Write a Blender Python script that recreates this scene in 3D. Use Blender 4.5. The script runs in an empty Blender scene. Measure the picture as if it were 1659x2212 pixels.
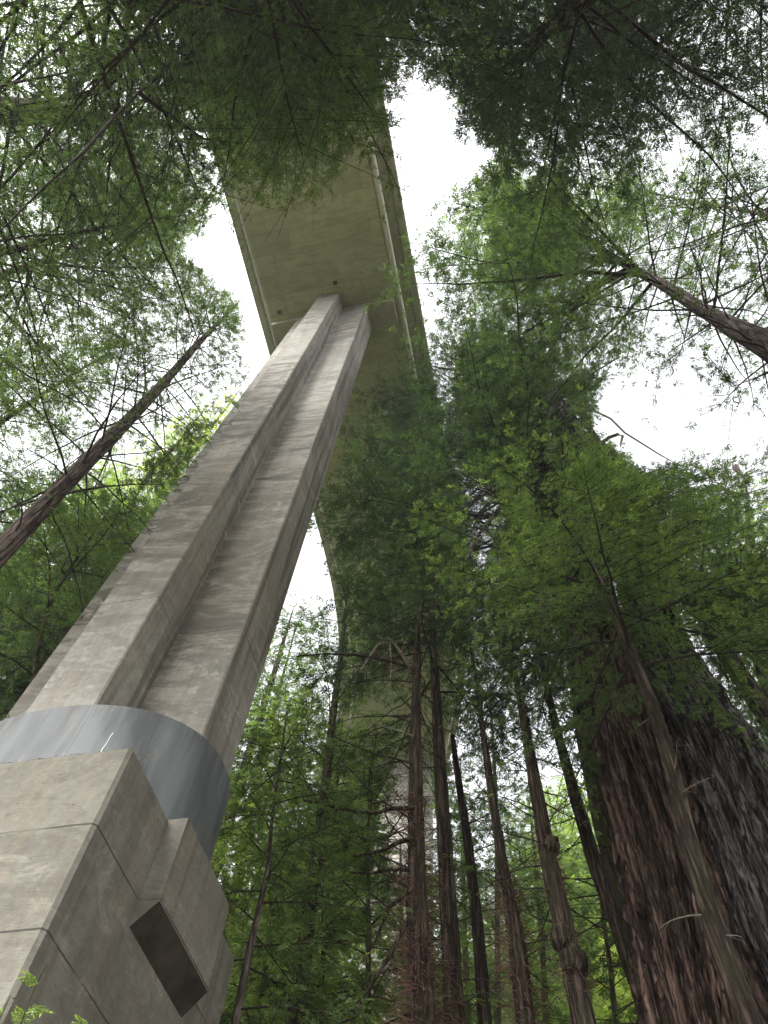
import bpy, math
import numpy as np
from mathutils import Matrix
rad = math.radians
S = bpy.context.scene
C = S.collection

# ------------------------------------------------------------------ camera
F = 710.0                                   # focal length in pixels of a 768 px wide frame
_v = np.array([37.0, 361.0, -F]); _u = _v/np.linalg.norm(_v)
_t = np.array([5000.0, 796.0, 710.0]); _t -= _u*(_t@_u); _t /= np.linalg.norm(_t)
_y = np.cross(_u, _t)
R = np.array([_t, _y, _u])                  # world axes: x across the bridge, y along it, z up; camera at the origin
cam = bpy.data.objects.new('Camera', bpy.data.cameras.new('Camera'))
C.objects.link(cam)
cam.data.sensor_fit = 'VERTICAL'; cam.data.sensor_height = 24.0
cam.data.lens = F/1024*24.0
cam.data.clip_start = 0.05; cam.data.clip_end = 3000
cam.matrix_world = Matrix([list(R[0])+[0], list(R[1])+[0], list(R[2])+[0], [0,0,0,1]])
S.camera = cam
S.render.resolution_x = 768; S.render.resolution_y = 1024

# ------------------------------------------------------------------ sky and light (overcast)
SUN_EL, SUN_AZ = rad(48), rad(-70)
W = bpy.data.worlds.new('World'); S.world = W; W.use_nodes = True
nt = W.node_tree; nt.nodes.clear()
sky = nt.nodes.new('ShaderNodeTexSky'); sky.sky_type = 'NISHITA'; sky.sun_disc = False
sky.sun_elevation = SUN_EL; sky.sun_rotation = SUN_AZ
sky.air_density = 1.0; sky.dust_density = 5.0; sky.ozone_density = 1.0
hsv = nt.nodes.new('ShaderNodeHueSaturation'); hsv.inputs['Saturation'].default_value = 0.12
bg = nt.nodes.new('ShaderNodeBackground'); bg.inputs['Strength'].default_value = 0.15
wo = nt.nodes.new('ShaderNodeOutputWorld')
nt.links.new(sky.outputs[0], hsv.inputs['Color']); nt.links.new(hsv.outputs[0], bg.inputs[0]); nt.links.new(bg.outputs[0], wo.inputs[0])
sun = bpy.data.objects.new('Sun', bpy.data.lights.new('Sun', 'SUN')); C.objects.link(sun)
sun.data.energy = 1.5; sun.data.angle = rad(28); sun.data.color = (1.0, 0.97, 0.92)
_sd = np.array([-math.cos(SUN_EL)*math.sin(rad(24)), -math.cos(SUN_EL)*math.cos(rad(24)), math.sin(SUN_EL)])
from mathutils import Vector
sun.rotation_euler = Vector(_sd).to_track_quat('Z', 'Y').to_euler()
sky.sun_rotation = math.atan2(_sd[0], _sd[1])
S.view_settings.view_transform = 'Standard'; S.view_settings.look = 'None'
S.view_settings.exposure = 2.35; S.view_settings.gamma = 1.0
S.cycles.max_bounces = 6; S.cycles.diffuse_bounces = 4; S.cycles.transmission_bounces = 4
S.cycles.transparent_max_bounces = 4

# ------------------------------------------------------------------ where things stand
K = 768/1659.0
def ray(px, py):
    c = np.array([px*K-384, 512-py*K, -F]); r = R@c; return r/np.linalg.norm(r)
def at(px, py, d):                          # the point seen at (px,py) at horizontal distance d
    r = ray(px, py); return r*d/math.hypot(r[0], r[1])
def project(P):
    c = P@R
    w = np.where(c[:, 2] < -0.1, -c[:, 2], 1e-3)
    x = (384+c[:, 0]/w*F)/K; y = (512-c[:, 1]/w*F)/K
    x[c[:, 2] > -0.1] = -9999
    return x, y
def ground_z(x, y):
    y = np.asarray(y, float)+0.12*np.asarray(x, float)*0
    a = np.clip(y-8, 0, None); z = -1.6+np.where(a < 47, 0.0155*a*a, 0.0155*47*47+(a-47)*0.42)
    side = np.clip(np.abs(np.asarray(x, float)+6)-14, 0, 60)
    return z+side*0.22

# regions of open air between the crowns (they shape which limbs and sprays grow)
PIERPOLY = [(575,780),(795,745),(700,1090),(690,1130),(640,1260),(500,1660),(475,1900),(500,2240),(-40,2240),(-40,1590)]
CLEAR = [
 (0.0, [(478,440),(585,775),(560,790),(525,780),(530,700),(508,640),(455,600),(405,545),(400,520),(440,500)]),
 (0.0, [(500,395),(540,430),(600,445),(700,430),(740,350),(790,330),(860,560),(800,590),(760,640),(795,745),(770,820),(560,820),(590,770)]),
 (0.0, [(850,230),(885,160),(965,190),(1000,290),(1085,335),(1000,390),(925,440),(905,530),(890,530)]),
 (0.0, [(1290,850),(1340,800),(1430,800),(1500,760),(1560,850),(1680,900),(1670,930),(1560,950),(1500,990),(1420,1000),(1370,1015),(1330,960),(1280,940)]),
 (0.0, [(690,1130),(722,1240),(730,1310),(680,1280),(655,1230)]),
 (0.12, [(988,1035),(1080,1025),(1100,1110),(1045,1240),(1012,1180)]), (0.4, [(893,535),(918,540),(985,880),(1012,1040),(985,1040),(955,880)]),
 (0.1, [(1125,1000),(1190,995),(1215,1080),(1170,1130)]), (0.3, [(1150,1000),(1170,850),(1185,780),(1215,780),(1205,1000)]), (0.15, [(1195,850),(1225,850),(1265,965),(1230,1010)]), (0.35, [(940,780),(975,780),(1000,900),(975,960)]),
 (0.06, [(842,1640),(940,1640),(940,1880),(842,1880)]),
 (0.15, [(1120,1640),(1235,1660),(1250,1800),(1160,1780)]),
 (0.03, [(1285,1560),(1420,1500),(1570,1590),(1700,1740),(1700,2260),(1430,2260)]),
 (0.45, [(0,760),(330,760),(470,700),(540,790),(330,1000),(0,1050)]),
 (0.42, [(1390,300),(1700,300),(1700,900),(1390,820)]),
 (0.0, [(1420,330),(1480,290),(1500,345),(1440,420)]), (0.0, [(1570,290),(1620,282),(1680,300),(1670,345),(1600,330)]), (0.0, [(1100,360),(1160,370),(1130,405)]),
 (0.6, [(0,420),(400,540),(380,700),(0,760)]),
 (0.6, [(1330,-40),(1700,-40),(1700,330),(1400,280)]), (0.8, [(-40,-40),(420,-40),(500,250),(430,460),(-40,440)]),
]
def inpoly(x, y, poly):
    r = np.zeros(len(x), bool); n = len(poly)
    for i in range(n):
        x1, y1 = poly[i]; x2, y2 = poly[(i+1) % n]
        if y1 == y2: continue
        c = (y1 > y) != (y2 > y)
        r ^= c & (x < (x2-x1)*(y-y1)/(y2-y1)+x1)
    return r
def density(P, rng, jit=14.0, floor=0.0):
    x, y = project(P); x = x+rng.normal(0, jit, len(x)); y = y+rng.normal(0, jit, len(x))
    d = np.ones(len(x))
    d = np.where(inpoly(x, y, PIERPOLY) & (np.hypot(P[:, 0], P[:, 1]) < 11.5), 0.0, d)
    for v, poly in CLEAR: d = np.where(inpoly(x, y, poly), np.minimum(d, max(v, floor)), d)
    return d

# ------------------------------------------------------------------ helpers
def tag(o, label=None, cat=None, group=None, kind=None):
    if label: o['label'] = label
    if cat: o['category'] = cat
    if group: o['group'] = group
    if kind: o['kind'] = kind
    return o
def empty(name, loc):
    o = bpy.data.objects.new(name, None); o.location = [float(v) for v in loc]; C.objects.link(o); return o
class MB:                                    # collects vertices and quads of ONE mesh
    def __init__(s): s.v = []; s.q = []; s.m = []; s.t = []; s.n = 0
    def add(s, v, q, mat=0, tone=0.0):
        v = np.asarray(v, float).reshape(-1, 3); q = np.asarray(q, int).reshape(-1, 4)
        if not len(v): return
        s.v.append(v); s.q.append(q+s.n); s.m.append(np.full(len(q), mat)); 
        s.t.append(np.broadcast_to(np.asarray(tone, float), (len(v),)).copy()); s.n += len(v)
    def box(s, x0, x1, y0, y1, z0, z1, mat=0):
        v = [(x, y, z) for z in (z0, z1) for y in (y0, y1) for x in (x0, x1)]
        s.add(v, [(0,2,3,1),(4,5,7,6),(0,1,5,4),(2,6,7,3),(0,4,6,2),(1,3,7,5)], mat)
    def tube(s, P, r, n=6, mat=0, tone=0.0, cap=True):
        P = np.asarray(P, float); m = len(P); r = np.broadcast_to(np.asarray(r, float), (m,))
        T = np.gradient(P, axis=0); T /= np.linalg.norm(T, axis=1)[:, None]+1e-9
        up = np.array([0, 0, 1.0]) if abs(T[0, 2]) < 0.8 else np.array([1.0, 0, 0])
        A = np.cross(T, up); A /= np.linalg.norm(A, axis=1)[:, None]+1e-9; B = np.cross(T, A)
        a = np.arange(n)*2*math.pi/n
        V = P[:, None]+r[:, None, None]*(np.cos(a)[None, :, None]*A[:, None]+np.sin(a)[None, :, None]*B[:, None])
        i = np.arange(m-1)[:, None]*n; j = np.arange(n)[None]; k = (j+1) % n
        q = np.stack([i+j, i+k, i+n+k, i+n+j], -1).reshape(-1, 4)
        s.add(V.reshape(-1, 3), q, mat, tone)
    def build(s, name, mats, parent=None, smooth=False, loc=None):
        me = bpy.data.meshes.new(name)
        off = np.zeros(3)
        if parent is not None: off = parent_origin(parent)
        elif loc is not None: off = np.array(loc, float)
        V = np.concatenate(s.v)-off; Q = np.concatenate(s.q); M = np.concatenate(s.m); T = np.concatenate(s.t)
        me.vertices.add(len(V)); me.vertices.foreach_set('co', V.astype(np.float32).ravel())
        me.loops.add(len(Q)*4); me.loops.foreach_set('vertex_index', Q.astype(np.int32).ravel())
        me.polygons.add(len(Q)); me.polygons.foreach_set('loop_start', (np.arange(len(Q))*4).astype(np.int32))
        me.polygons.foreach_set('material_index', M.astype(np.int32))
        me.polygons.foreach_set('use_smooth', np.full(len(Q), smooth))
        at_ = me.attributes.new('tone', 'FLOAT', 'POINT'); at_.data.foreach_set('value', T.astype(np.float32))
        me.update(calc_edges=True)
        for m in (mats if isinstance(mats, (list, tuple)) else [mats]): me.materials.append(m)
        o = bpy.data.objects.new(name, me); C.objects.link(o)
        if parent is not None: o.parent = parent
        elif loc is not None: o.location = loc
        return o
def parent_origin(o):
    p = np.array(o.location); 
    while o.parent is not None: o = o.parent; p = p+np.array(o.location)
    return p

def nodes(name):
    m = bpy.data.materials.new(name); m.use_nodes = True; t = m.node_tree; t.nodes.clear()
    out = t.nodes.new('ShaderNodeOutputMaterial')
    return m, t, out
class G:                                     # tiny node-graph writer
    def __init__(s, t): s.t = t
    def n(s, typ, **kw):
        x = s.t.nodes.new('ShaderNode'+typ)
        for k, v in kw.items(): setattr(x, k, v)
        return x
    def link(s, a, b): s.t.links.new(a, b)
    def val(s, sock, v):
        if isinstance(v, bpy.types.NodeSocket): s.link(v, sock)
        else: sock.default_value = v
    def math(s, op, a, b=0.0, c=None, clamp=False):
        x = s.n('Math', operation=op, use_clamp=clamp); s.val(x.inputs[0], a); s.val(x.inputs[1], b)
        if c is not None: s.val(x.inputs[2], c)
        return x.outputs[0]
    def pos(s): return s.n('NewGeometry').outputs['Position']
    def scaled(s, v, sc, off=(0, 0, 0)):
        x = s.n('Mapping'); s.link(v, x.inputs[0]); x.inputs['Scale'].default_value = sc; x.inputs['Location'].default_value = off
        return x.outputs[0]
    def noise(s, v, scale, detail=4, rough=0.55, dist=0.0):
        x = s.n('TexNoise'); s.link(v, x.inputs['Vector']); x.inputs['Scale'].default_value = scale
        x.inputs['Detail'].default_value = detail; x.inputs['Roughness'].default_value = rough; x.inputs['Distortion'].default_value = dist
        return x.outputs[0]
    def ramp(s, f, stops):
        x = s.n('ValToRGB'); s.link(f, x.inputs[0]); e = x.color_ramp.elements
        while len(e) < len(stops): e.new(0.5)
        for i, (p, c) in enumerate(stops):
            e[i].position = p; e[i].color = (c, c, c, 1) if not isinstance(c, tuple) else (*c, 1)
        return x.outputs[0]
    def mix(s, f, a, b, mode='MIX'):
        x = s.n('Mix', data_type='RGBA', blend_type=mode); s.val(x.inputs[0], f)
        s.val(x.inputs[6], a if isinstance(a, bpy.types.NodeSocket) else (*a, 1)); s.val(x.inputs[7], b if isinstance(b, bpy.types.NodeSocket) else (*b, 1))
        return x.outputs[2]
    def xyz(s, v):
        x = s.n('SeparateXYZ'); s.link(v, x.inputs[0]); return x.outputs
    def bump(s, h, strength, dist):
        x = s.n('Bump'); s.link(h, x.inputs['Height']); x.inputs['Strength'].default_value = strength; x.inputs['Distance'].default_value = dist
        return x.outputs[0]
    def bsdf(s, out, col, rough=0.9, normal=None, spec=0.3):
        x = s.n('BsdfPrincipled'); s.val(x.inputs['Base Color'], col if isinstance(col, bpy.types.NodeSocket) else (*col, 1))
        s.val(x.inputs['Roughness'], rough); x.inputs['Specular IOR Level'].default_value = spec
        if normal is not None: s.link(normal, x.inputs['Normal'])
        s.link(x.outputs[0], out.inputs[0]); return x
    def line(s, coord, period, off, width):  # 1 on a thin joint line, 0 elsewhere
        a = s.math('ADD', coord, -off+width/2); b = s.math('MODULO', a, period)
        b = s.math('ADD', b, period); b = s.math('MODULO', b, period)
        return s.math('LESS_THAN', b, width)

def concrete(name, dark, light, joint=(5.9, 11.37, 0.02), smear=0.6, runs=0.5, pits=0.5, rust=0.0, boards=0.0, mottle=0.0, bigpits=0.0):
    m, t, out = nodes(name); g = G(t); p = g.pos(); x, y, z = g.xyz(p)
    big = g.noise(p, 0.45, 5, 0.6, 0.6)
    fine = g.noise(p, 9, 6, 0.7)
    col = g.mix(g.ramp(big, [(0.3, 0.0), (0.7, 1.0)]), dark, light)
    col = g.mix(g.ramp(fine, [(0.35, 0.0), (0.7, 0.45)]), col, tuple(c*0.72 for c in dark))
    nx = g.math('ABSOLUTE', g.xyz(g.n('NewGeometry').outputs['Normal'])[0])
    # smears lying across the front faces (left by the lifts of the pour)
    tilt = g.math('ADD', z, g.math('MULTIPLY', x, 0.22))
    cb = g.n('CombineXYZ'); g.link(g.math('MULTIPLY', x, 0.55), cb.inputs[0]); g.link(g.math('MULTIPLY', y, 0.55), cb.inputs[1]); g.link(g.math('MULTIPLY', tilt, 2.1), cb.inputs[2])
    sm = g.noise(cb.outputs[0], 1.0, 6, 0.62, 0.9)
    smf = g.math('MULTIPLY', g.ramp(sm, [(0.46, 0.0), (0.53, 0.7), (0.66, 1.0)]), g.math('MULTIPLY_ADD', nx, -0.8, 1.0))
    smf = g.math('MULTIPLY', smf, g.ramp(g.noise(p, 0.22, 2), [(0.38, 0.25), (0.6, 1.0)]))
    col = g.mix(g.math('MULTIPLY', smf, smear), col, tuple(c*0.45 for c in dark))
    # vertical runs of water
    rn = g.noise(g.scaled(p, (3.2, 3.2, 0.13)), 1.0, 6, 0.6, 0.5)
    rnf = g.math('MULTIPLY', g.ramp(rn, [(0.48, 0.0), (0.62, 1.0)]), g.math('MULTIPLY_ADD', nx, 0.75, 0.25))
    col = g.mix(g.math('MULTIPLY', rnf, runs), col, tuple(c*0.42 for c in dark))
    # pale lime bloom
    pl = g.noise(g.scaled(p, (1.0, 1.0, 1.8), (7, 3, 1)), 1.3, 6, 0.7, 1.2)
    col = g.mix(g.ramp(pl, [(0.56, 0.0), (0.72, 0.55)]), col, tuple(min(1, c*1.25+0.03) for c in light))
    if bigpits > 0:
        v2 = g.n('TexVoronoi'); g.link(g.scaled(p, (1, 1, 1.9), (3, 1, 7)), v2.inputs['Vector']); v2.inputs['Scale'].default_value = 3.1
        w2 = g.math('ADD', v2.outputs['Distance'], g.math('MULTIPLY', g.noise(p, 11, 4, 0.7), 0.22))
        bp_ = g.math('MULTIPLY', g.ramp(w2, [(0.13, 1.0), (0.19, 0.0)]), g.ramp(g.noise(p, 0.9, 2), [(0.36, 0.0), (0.46, 1.0)]))
        col = g.mix(g.math('MULTIPLY', bp_, 0.9), col, tuple(c*0.25 for c in dark))
        ck = g.noise(g.scaled(p, (1.3, 1.3, 9), (1, 2, 3)), 1.6, 6, 0.7, 1.5)
        col = g.mix(g.ramp(ck, [(0.495, 0.0), (0.503, 0.7), (0.511, 0.0)]), col, tuple(c*0.4 for c in dark))
    if mottle > 0:
        mo = g.noise(g.scaled(p, (1, 1, 1.3), (4, 1, 2)), 3.2, 8, 0.75, 0.8)
        col = g.mix(g.math('MULTIPLY', g.ramp(mo, [(0.45, 0.0), (0.6, 0.8), (0.75, 1.0)]), mottle), col, tuple(c*0.42 for c in dark))
        mo2 = g.noise(p, 14, 6, 0.75)
        col = g.mix(g.math('MULTIPLY', g.ramp(mo2, [(0.5, 0.0), (0.62, 1.0)]), mottle*0.5), col, tuple(c*0.5 for c in dark))
    if rust > 0:
        ru = g.noise(g.scaled(p, (5, 5, 0.25), (2, 5, 0)), 1.0, 4, 0.6)
        col = g.mix(g.math('MULTIPLY', g.ramp(ru, [(0.5, 0.0), (0.66, 1.0)]), rust), col, (0.30, 0.19, 0.11))
    if boards > 0:
        bl = g.line(z, 0.61, 0.1, 0.012)
        col = g.mix(g.math('MULTIPLY', bl, boards), col, tuple(c*0.6 for c in dark))
    wob = g.math('MULTIPLY', g.noise(p, 2.5, 2), 0.03)
    jl = g.line(g.math('ADD', z, wob), joint[0], joint[1], joint[2])
    jl = g.math('MULTIPLY', jl, g.ramp(g.noise(p, 1.7, 3), [(0.35, 0.35), (0.55, 1.0)]))
    col = g.mix(g.math('MULTIPLY', jl, 0.85), col, tuple(c*0.25 for c in dark))
    vo = g.n('TexVoronoi'); g.link(g.scaled(p, (1, 1, 1.6)), vo.inputs['Vector']); vo.inputs['Scale'].default_value = 7
    pit = g.math('MULTIPLY', g.ramp(vo.outputs['Distance'], [(0.0, 1.0), (0.13, 0.0)]), g.ramp(g.noise(p, 1.1, 2), [(0.5, 0.0), (0.62, 1.0)]))
    col = g.mix(g.math('MULTIPLY', pit, pits), col, tuple(c*0.3 for c in dark))
    h = g.math('ADD', g.math('MULTIPLY', fine, 0.35), g.math('MULTIPLY', g.noise(g.scaled(p, (1, 1, 2.5)), 3.5, 5, 0.65), 0.9))
    h = g.math('SUBTRACT', h, g.math('MULTIPLY', jl, 0.9)); h = g.math('SUBTRACT', h, g.math('MULTIPLY', pit, 0.8))
    g.bsdf(out, col, 0.92, g.bump(h, 0.55, 0.03), 0.2)
    return m

def soffit_mat():
    m, t, out = nodes('algae_tinted_soffit_concrete'); g = G(t); p = g.pos()
    b = g.n('TexBrick'); g.link(g.scaled(p, (1, 1, 1)), b.inputs['Vector'])
    b.inputs['Scale'].default_value = 1.0; b.inputs['Brick Width'].default_value = 2.44; b.inputs['Row Height'].default_value = 1.22
    b.inputs['Mortar Size'].default_value = 0.016; b.inputs['Mortar Smooth'].default_value = 0.3
    b.inputs['Color1'].default_value = (0.255, 0.27, 0.18, 1); b.inputs['Color2'].default_value = (0.375, 0.39, 0.26, 1)
    b.inputs['Mortar'].default_value = (0.17, 0.165, 0.13, 1)
    big = g.noise(p, 0.35, 5, 0.6, 0.5)
    col = g.mix(g.ramp(big, [(0.35, 0.0), (0.65, 0.75)]), b.outputs[0], (0.36, 0.38, 0.25))
    st = g.noise(g.scaled(p, (0.5, 2.2, 1)), 1.2, 6, 0.7, 0.6)
    col = g.mix(g.ramp(st, [(0.48, 0.0), (0.68, 0.6)]), col, (0.19, 0.185, 0.135))
    sp = g.noise(p, 5, 5, 0.75)
    col = g.mix(g.ramp(sp, [(0.5, 0.0), (0.7, 0.5)]), col, (0.22, 0.215, 0.16))
    h = g.math('ADD', sp, g.math('MULTIPLY', b.outputs['Fac'], -0.6))
    g.bsdf(out, col, 0.95, g.bump(h, 0.4, 0.03), 0.1)
    return m

def bark(name, dark, light, sc=1.0, moss=0.0, strength=1.0, flakes=False):
    m, t, out = nodes(name); g = G(t); p = g.pos()
    a = g.noise(g.scaled(p, (9*sc, 9*sc, (1.6 if flakes else 0.55)*sc)), 1.0, 6, 0.68, 0.8)
    b = g.noise(g.scaled(p, (26*sc, 26*sc, 2.0*sc)), 1.0, 4, 0.6, 0.3)
    f = g.math('ADD', g.math('MULTIPLY', a, 0.65), g.math('MULTIPLY', b, 0.35))
    col = g.mix(g.ramp(f, [(0.42, 0.0), (0.50, 0.35), (0.60, 1.0)]), dark, light)
    vc = g.n('TexVoronoi', feature='DISTANCE_TO_EDGE'); wv = g.n('VectorMath', operation='ADD'); g.link(g.scaled(p, (6.5*sc, 6.5*sc, 0.38*sc)), wv.inputs[0])
    nv = g.n('TexNoise'); g.link(g.scaled(p, (3, 3, 1.2)), nv.inputs['Vector']); nv.inputs['Scale'].default_value = 1.0; g.link(nv.outputs['Color'], wv.inputs[1])
    g.link(wv.outputs[0], vc.inputs['Vector']); vc.inputs['Scale'].default_value = 1.0
    crack = g.ramp(vc.outputs['Distance'], [(0.0, 1.0), (0.07, 0.8), (0.16, 0.0)])
    col = g.mix(g.math('MULTIPLY', crack, 0.8), col, tuple(x*0.4 for x in dark)); f = g.math('SUBTRACT', f, g.math('MULTIPLY', crack, 0.35))
    c = g.noise(p, 1.3, 3)
    col = g.mix(g.ramp(c, [(0.4, 0.0), (0.7, 0.5)]), col, tuple(x*0.5 for x in dark))
    if moss > 0:
        col = g.mix(g.math('MULTIPLY', g.ramp(g.noise(p, 2.2, 4, 0.6), [(0.42, 0.0), (0.58, 1.0)]), moss), col, (0.07, 0.085, 0.03))
    g.bsdf(out, col, 0.95, g.bump(f, strength, 0.12), 0.1)
    return m

def leafmat(name, dark, mid, tip, trans=0.45):
    m, t, out = nodes(name); g = G(t)
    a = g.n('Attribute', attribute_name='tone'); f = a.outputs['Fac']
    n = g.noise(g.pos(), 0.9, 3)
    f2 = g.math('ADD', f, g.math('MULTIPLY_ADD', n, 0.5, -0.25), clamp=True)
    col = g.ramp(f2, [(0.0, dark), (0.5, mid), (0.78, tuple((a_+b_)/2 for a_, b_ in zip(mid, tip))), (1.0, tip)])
    d = g.n('BsdfDiffuse'); g.link(col, d.inputs[0])
    tr = g.n('BsdfTranslucent'); g.link(g.mix(1.0, col, (1.15, 1.25, 0.6), 'MULTIPLY'), tr.inputs[0])
    gl = g.n('BsdfGlossy'); gl.inputs['Roughness'].default_value = 0.45; gl.inputs[0].default_value = (0.8, 0.85, 0.9, 1)
    x = g.n('MixShader'); x.inputs[0].default_value = trans; g.link(d.outputs[0], x.inputs[1]); g.link(tr.outputs[0], x.inputs[2])
    y = g.n('MixShader'); y.inputs[0].default_value = 0.035; g.link(x.outputs[0], y.inputs[1]); g.link(gl.outputs[0], y.inputs[2])
    g.link(y.outputs[0], out.inputs[0])
    return m

M_pier = concrete('weathered_pier_concrete', (0.205, 0.195, 0.17), (0.375, 0.36, 0.32), smear=0.9, runs=0.85, rust=0.15, boards=0.18, mottle=0.25)
M_plinth = concrete('footing_concrete', (0.155, 0.146, 0.121), (0.255, 0.243, 0.205), joint=(1.23, 5.47, 0.024), smear=0.4, runs=0.45, pits=1.0, rust=0.12, mottle=0.25, bigpits=1.0)
M_deck = concrete('deck_edge_concrete', (0.26, 0.25, 0.19), (0.38, 0.37, 0.29), joint=(99, -50, 0.01), smear=0.3, runs=0.4)
M_over = concrete('overhang_concrete', (0.27, 0.26, 0.20), (0.38, 0.37, 0.29), joint=(99, -50, 0.01), smear=0.3, runs=0.3)
M_soffit = soffit_mat()
def simple(name, col, rough=0.7, var=0.3, sc=3.0, stretch=(1, 1, 1), metal=0.0, spec=0.3):
    m, t, out = nodes(name); g = G(t); p = g.scaled(g.pos(), stretch)
    n = g.noise(p, sc, 5, 0.6, 0.4)
    c = g.mix(g.ramp(n, [(0.35, 0.0), (0.7, 1.0)]), tuple(v*(1-var) for v in col), tuple(min(1, v*(1+var)) for v in col))
    b = g.bsdf(out, c, rough, g.bump(n, 0.15, 0.01), spec); b.inputs['Metallic'].default_value = metal
    return m
def steel():
    m, t, out = nodes('painted_grey_steel'); g = G(t); p = g.pos()
    n = g.noise(g.scaled(p, (1.1, 1.1, 0.35)), 1.0, 3, 0.5, 0.9)
    c = g.mix(g.ramp(n, [(0.38, 0.0), (0.62, 1.0)]), (0.050, 0.057, 0.060), (0.115, 0.130, 0.134))
    n2 = g.noise(g.scaled(p, (5, 5, 0.4)), 1.0, 5, 0.65)
    c = g.mix(g.ramp(n2, [(0.5, 0.0), (0.7, 0.5)]), c, (0.155, 0.172, 0.177))
    dr = g.noise(g.scaled(p, (6, 6, 0.5), (1, 1, 0)), 1.0, 5, 0.65, 0.4)
    zt = g.math('MULTIPLY', g.math('SUBTRACT', g.xyz(p)[2], 7.1), 0.8, clamp=True)
    c = g.mix(g.math('MULTIPLY', g.ramp(dr, [(0.46, 0.0), (0.6, 0.7)]), zt), c, (0.045, 0.042, 0.038))
    c = g.mix(g.ramp(g.noise(g.scaled(p, (3, 3, 1), (9, 2, 4)), 1.0, 7, 0.75), [(0.57, 0.0), (0.64, 0.45)]), c, (0.20, 0.16, 0.125))
    g.bsdf(out, c, 0.55, g.bump(g.noise(p, 1.2, 3), 0.12, 0.03), 0.4)
    return m
M_steel = steel()
M_weld = simple('dark_weld_bead', (0.05, 0.055, 0.058), 0.6, 0.3, 20)
M_pale = simple('pale_pipe_and_strip', (0.46, 0.46, 0.40), 0.6, 0.12)
M_under_shade = simple('shaded_stained_concrete', (0.075, 0.066, 0.053), 0.95, 0.35, 2.5)  # shade under the bracket put into the colour, with some brown staining
M_dark = simple('drain_hole_shade', (0.03, 0.03, 0.025), 0.9, 0.3)
M_scratch = simple('white_paint_drip', (0.75, 0.77, 0.76), 0.7, 0.05)
B_red = bark('dark_fibrous_redwood_bark', (0.016, 0.010, 0.008), (0.25, 0.165, 0.13), 0.75, 0.05, 1.0)
B_char = bark('charred_grey_redwood_bark', (0.008, 0.007, 0.007), (0.24, 0.21, 0.20), 0.8, 0.0, 1.0)
B_pale = bark('flaky_reddish_grey_bark', (0.085, 0.062, 0.055), (0.27, 0.222, 0.20), 1.3, 0.0, 1.0, True)
B_mid = bark('brown_bark', (0.028, 0.020, 0.016), (0.17, 0.122, 0.10), 1.3, 0.15, 1.0)
B_moss = bark('mossy_bark', (0.06, 0.045, 0.03), (0.15, 0.13, 0.085), 1.5, 0.7, 1.0)
B_twig = simple('dark_twig_bark', (0.035, 0.026, 0.022), 0.9, 0.3, 6)
B_dead = simple('lichen_grey_dead_wood', (0.20, 0.17, 0.14), 0.9, 0.4, 8)
B_rust = simple('dead_rust_brown_twigs', (0.13, 0.075, 0.055), 0.9, 0.4, 8)
L_dark = leafmat('dark_conifer_needles', (0.030, 0.050, 0.028), (0.074, 0.120, 0.058), (0.17, 0.26, 0.085))
L_mid = leafmat('mid_green_conifer_needles', (0.044, 0.074, 0.030), (0.112, 0.172, 0.060), (0.26, 0.36, 0.11), 0.52)
L_light = leafmat('fresh_green_needles', (0.085, 0.130, 0.042), (0.20, 0.28, 0.085), (0.34, 0.44, 0.12), 0.55)
L_yellow = leafmat('sunny_yellow_green_leaves', (0.13, 0.18, 0.03), (0.26, 0.34, 0.06), (0.5, 0.55, 0.15), 0.55)

# ------------------------------------------------------------------ ground
def make_ground():
    n = 170
    gx = np.linspace(-110, 110, n); gy = np.concatenate([np.linspace(-60, 90, 130), np.linspace(94, 200, 20)])
    X, Y = np.meshgrid(gx, gy); rng = np.random.default_rng(3)
    Z = ground_z(X, Y)+0.35*np.sin(X*0.31+1)*np.cos(Y*0.27)+0.2*np.sin(X*0.9)*np.sin(Y*0.8+2)
    near = np.clip((np.hypot(X, Y)-2)/10, 0, 1); Z = -1.6+(Z+1.6)*near if False else Z
    Z += rng.normal(0, 0.08, Z.shape)
    Z = np.minimum(Z, 48+np.clip(Y-90, 0, 400)*0.1)
    b = MB(); i = np.arange(len(gy)-1)[:, None]*n; j = np.arange(n-1)[None]
    b.add(np.stack([X, Y, Z], -1).reshape(-1, 3), np.stack([i+j, i+j+1, i+n+j+1, i+n+j], -1).reshape(-1, 4))
    m, t, out = nodes('forest_floor'); g = G(t); p = g.pos()
    c = g.mix(g.ramp(g.noise(p, 0.6, 6, 0.7), [(0.4, 0.0), (0.6, 1.0)]), (0.17, 0.12, 0.08), (0.10, 0.12, 0.05))
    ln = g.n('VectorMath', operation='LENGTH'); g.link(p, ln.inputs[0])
    c = g.mix(g.ramp(g.math('DIVIDE', ln.outputs['Value'], 40), [(0.3, 0.0), (0.6, 1.0)]), (0.045, 0.032, 0.024), c)  # floor colour darkened near the camera in place of forest shade
    g.bsdf(out, c, 1.0, g.bump(g.noise(p, 4, 6, 0.7), 0.8, 0.2), 0.0)
    tag(b.build('ground', m, smooth=True), kind='structure')
make_ground()

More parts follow.
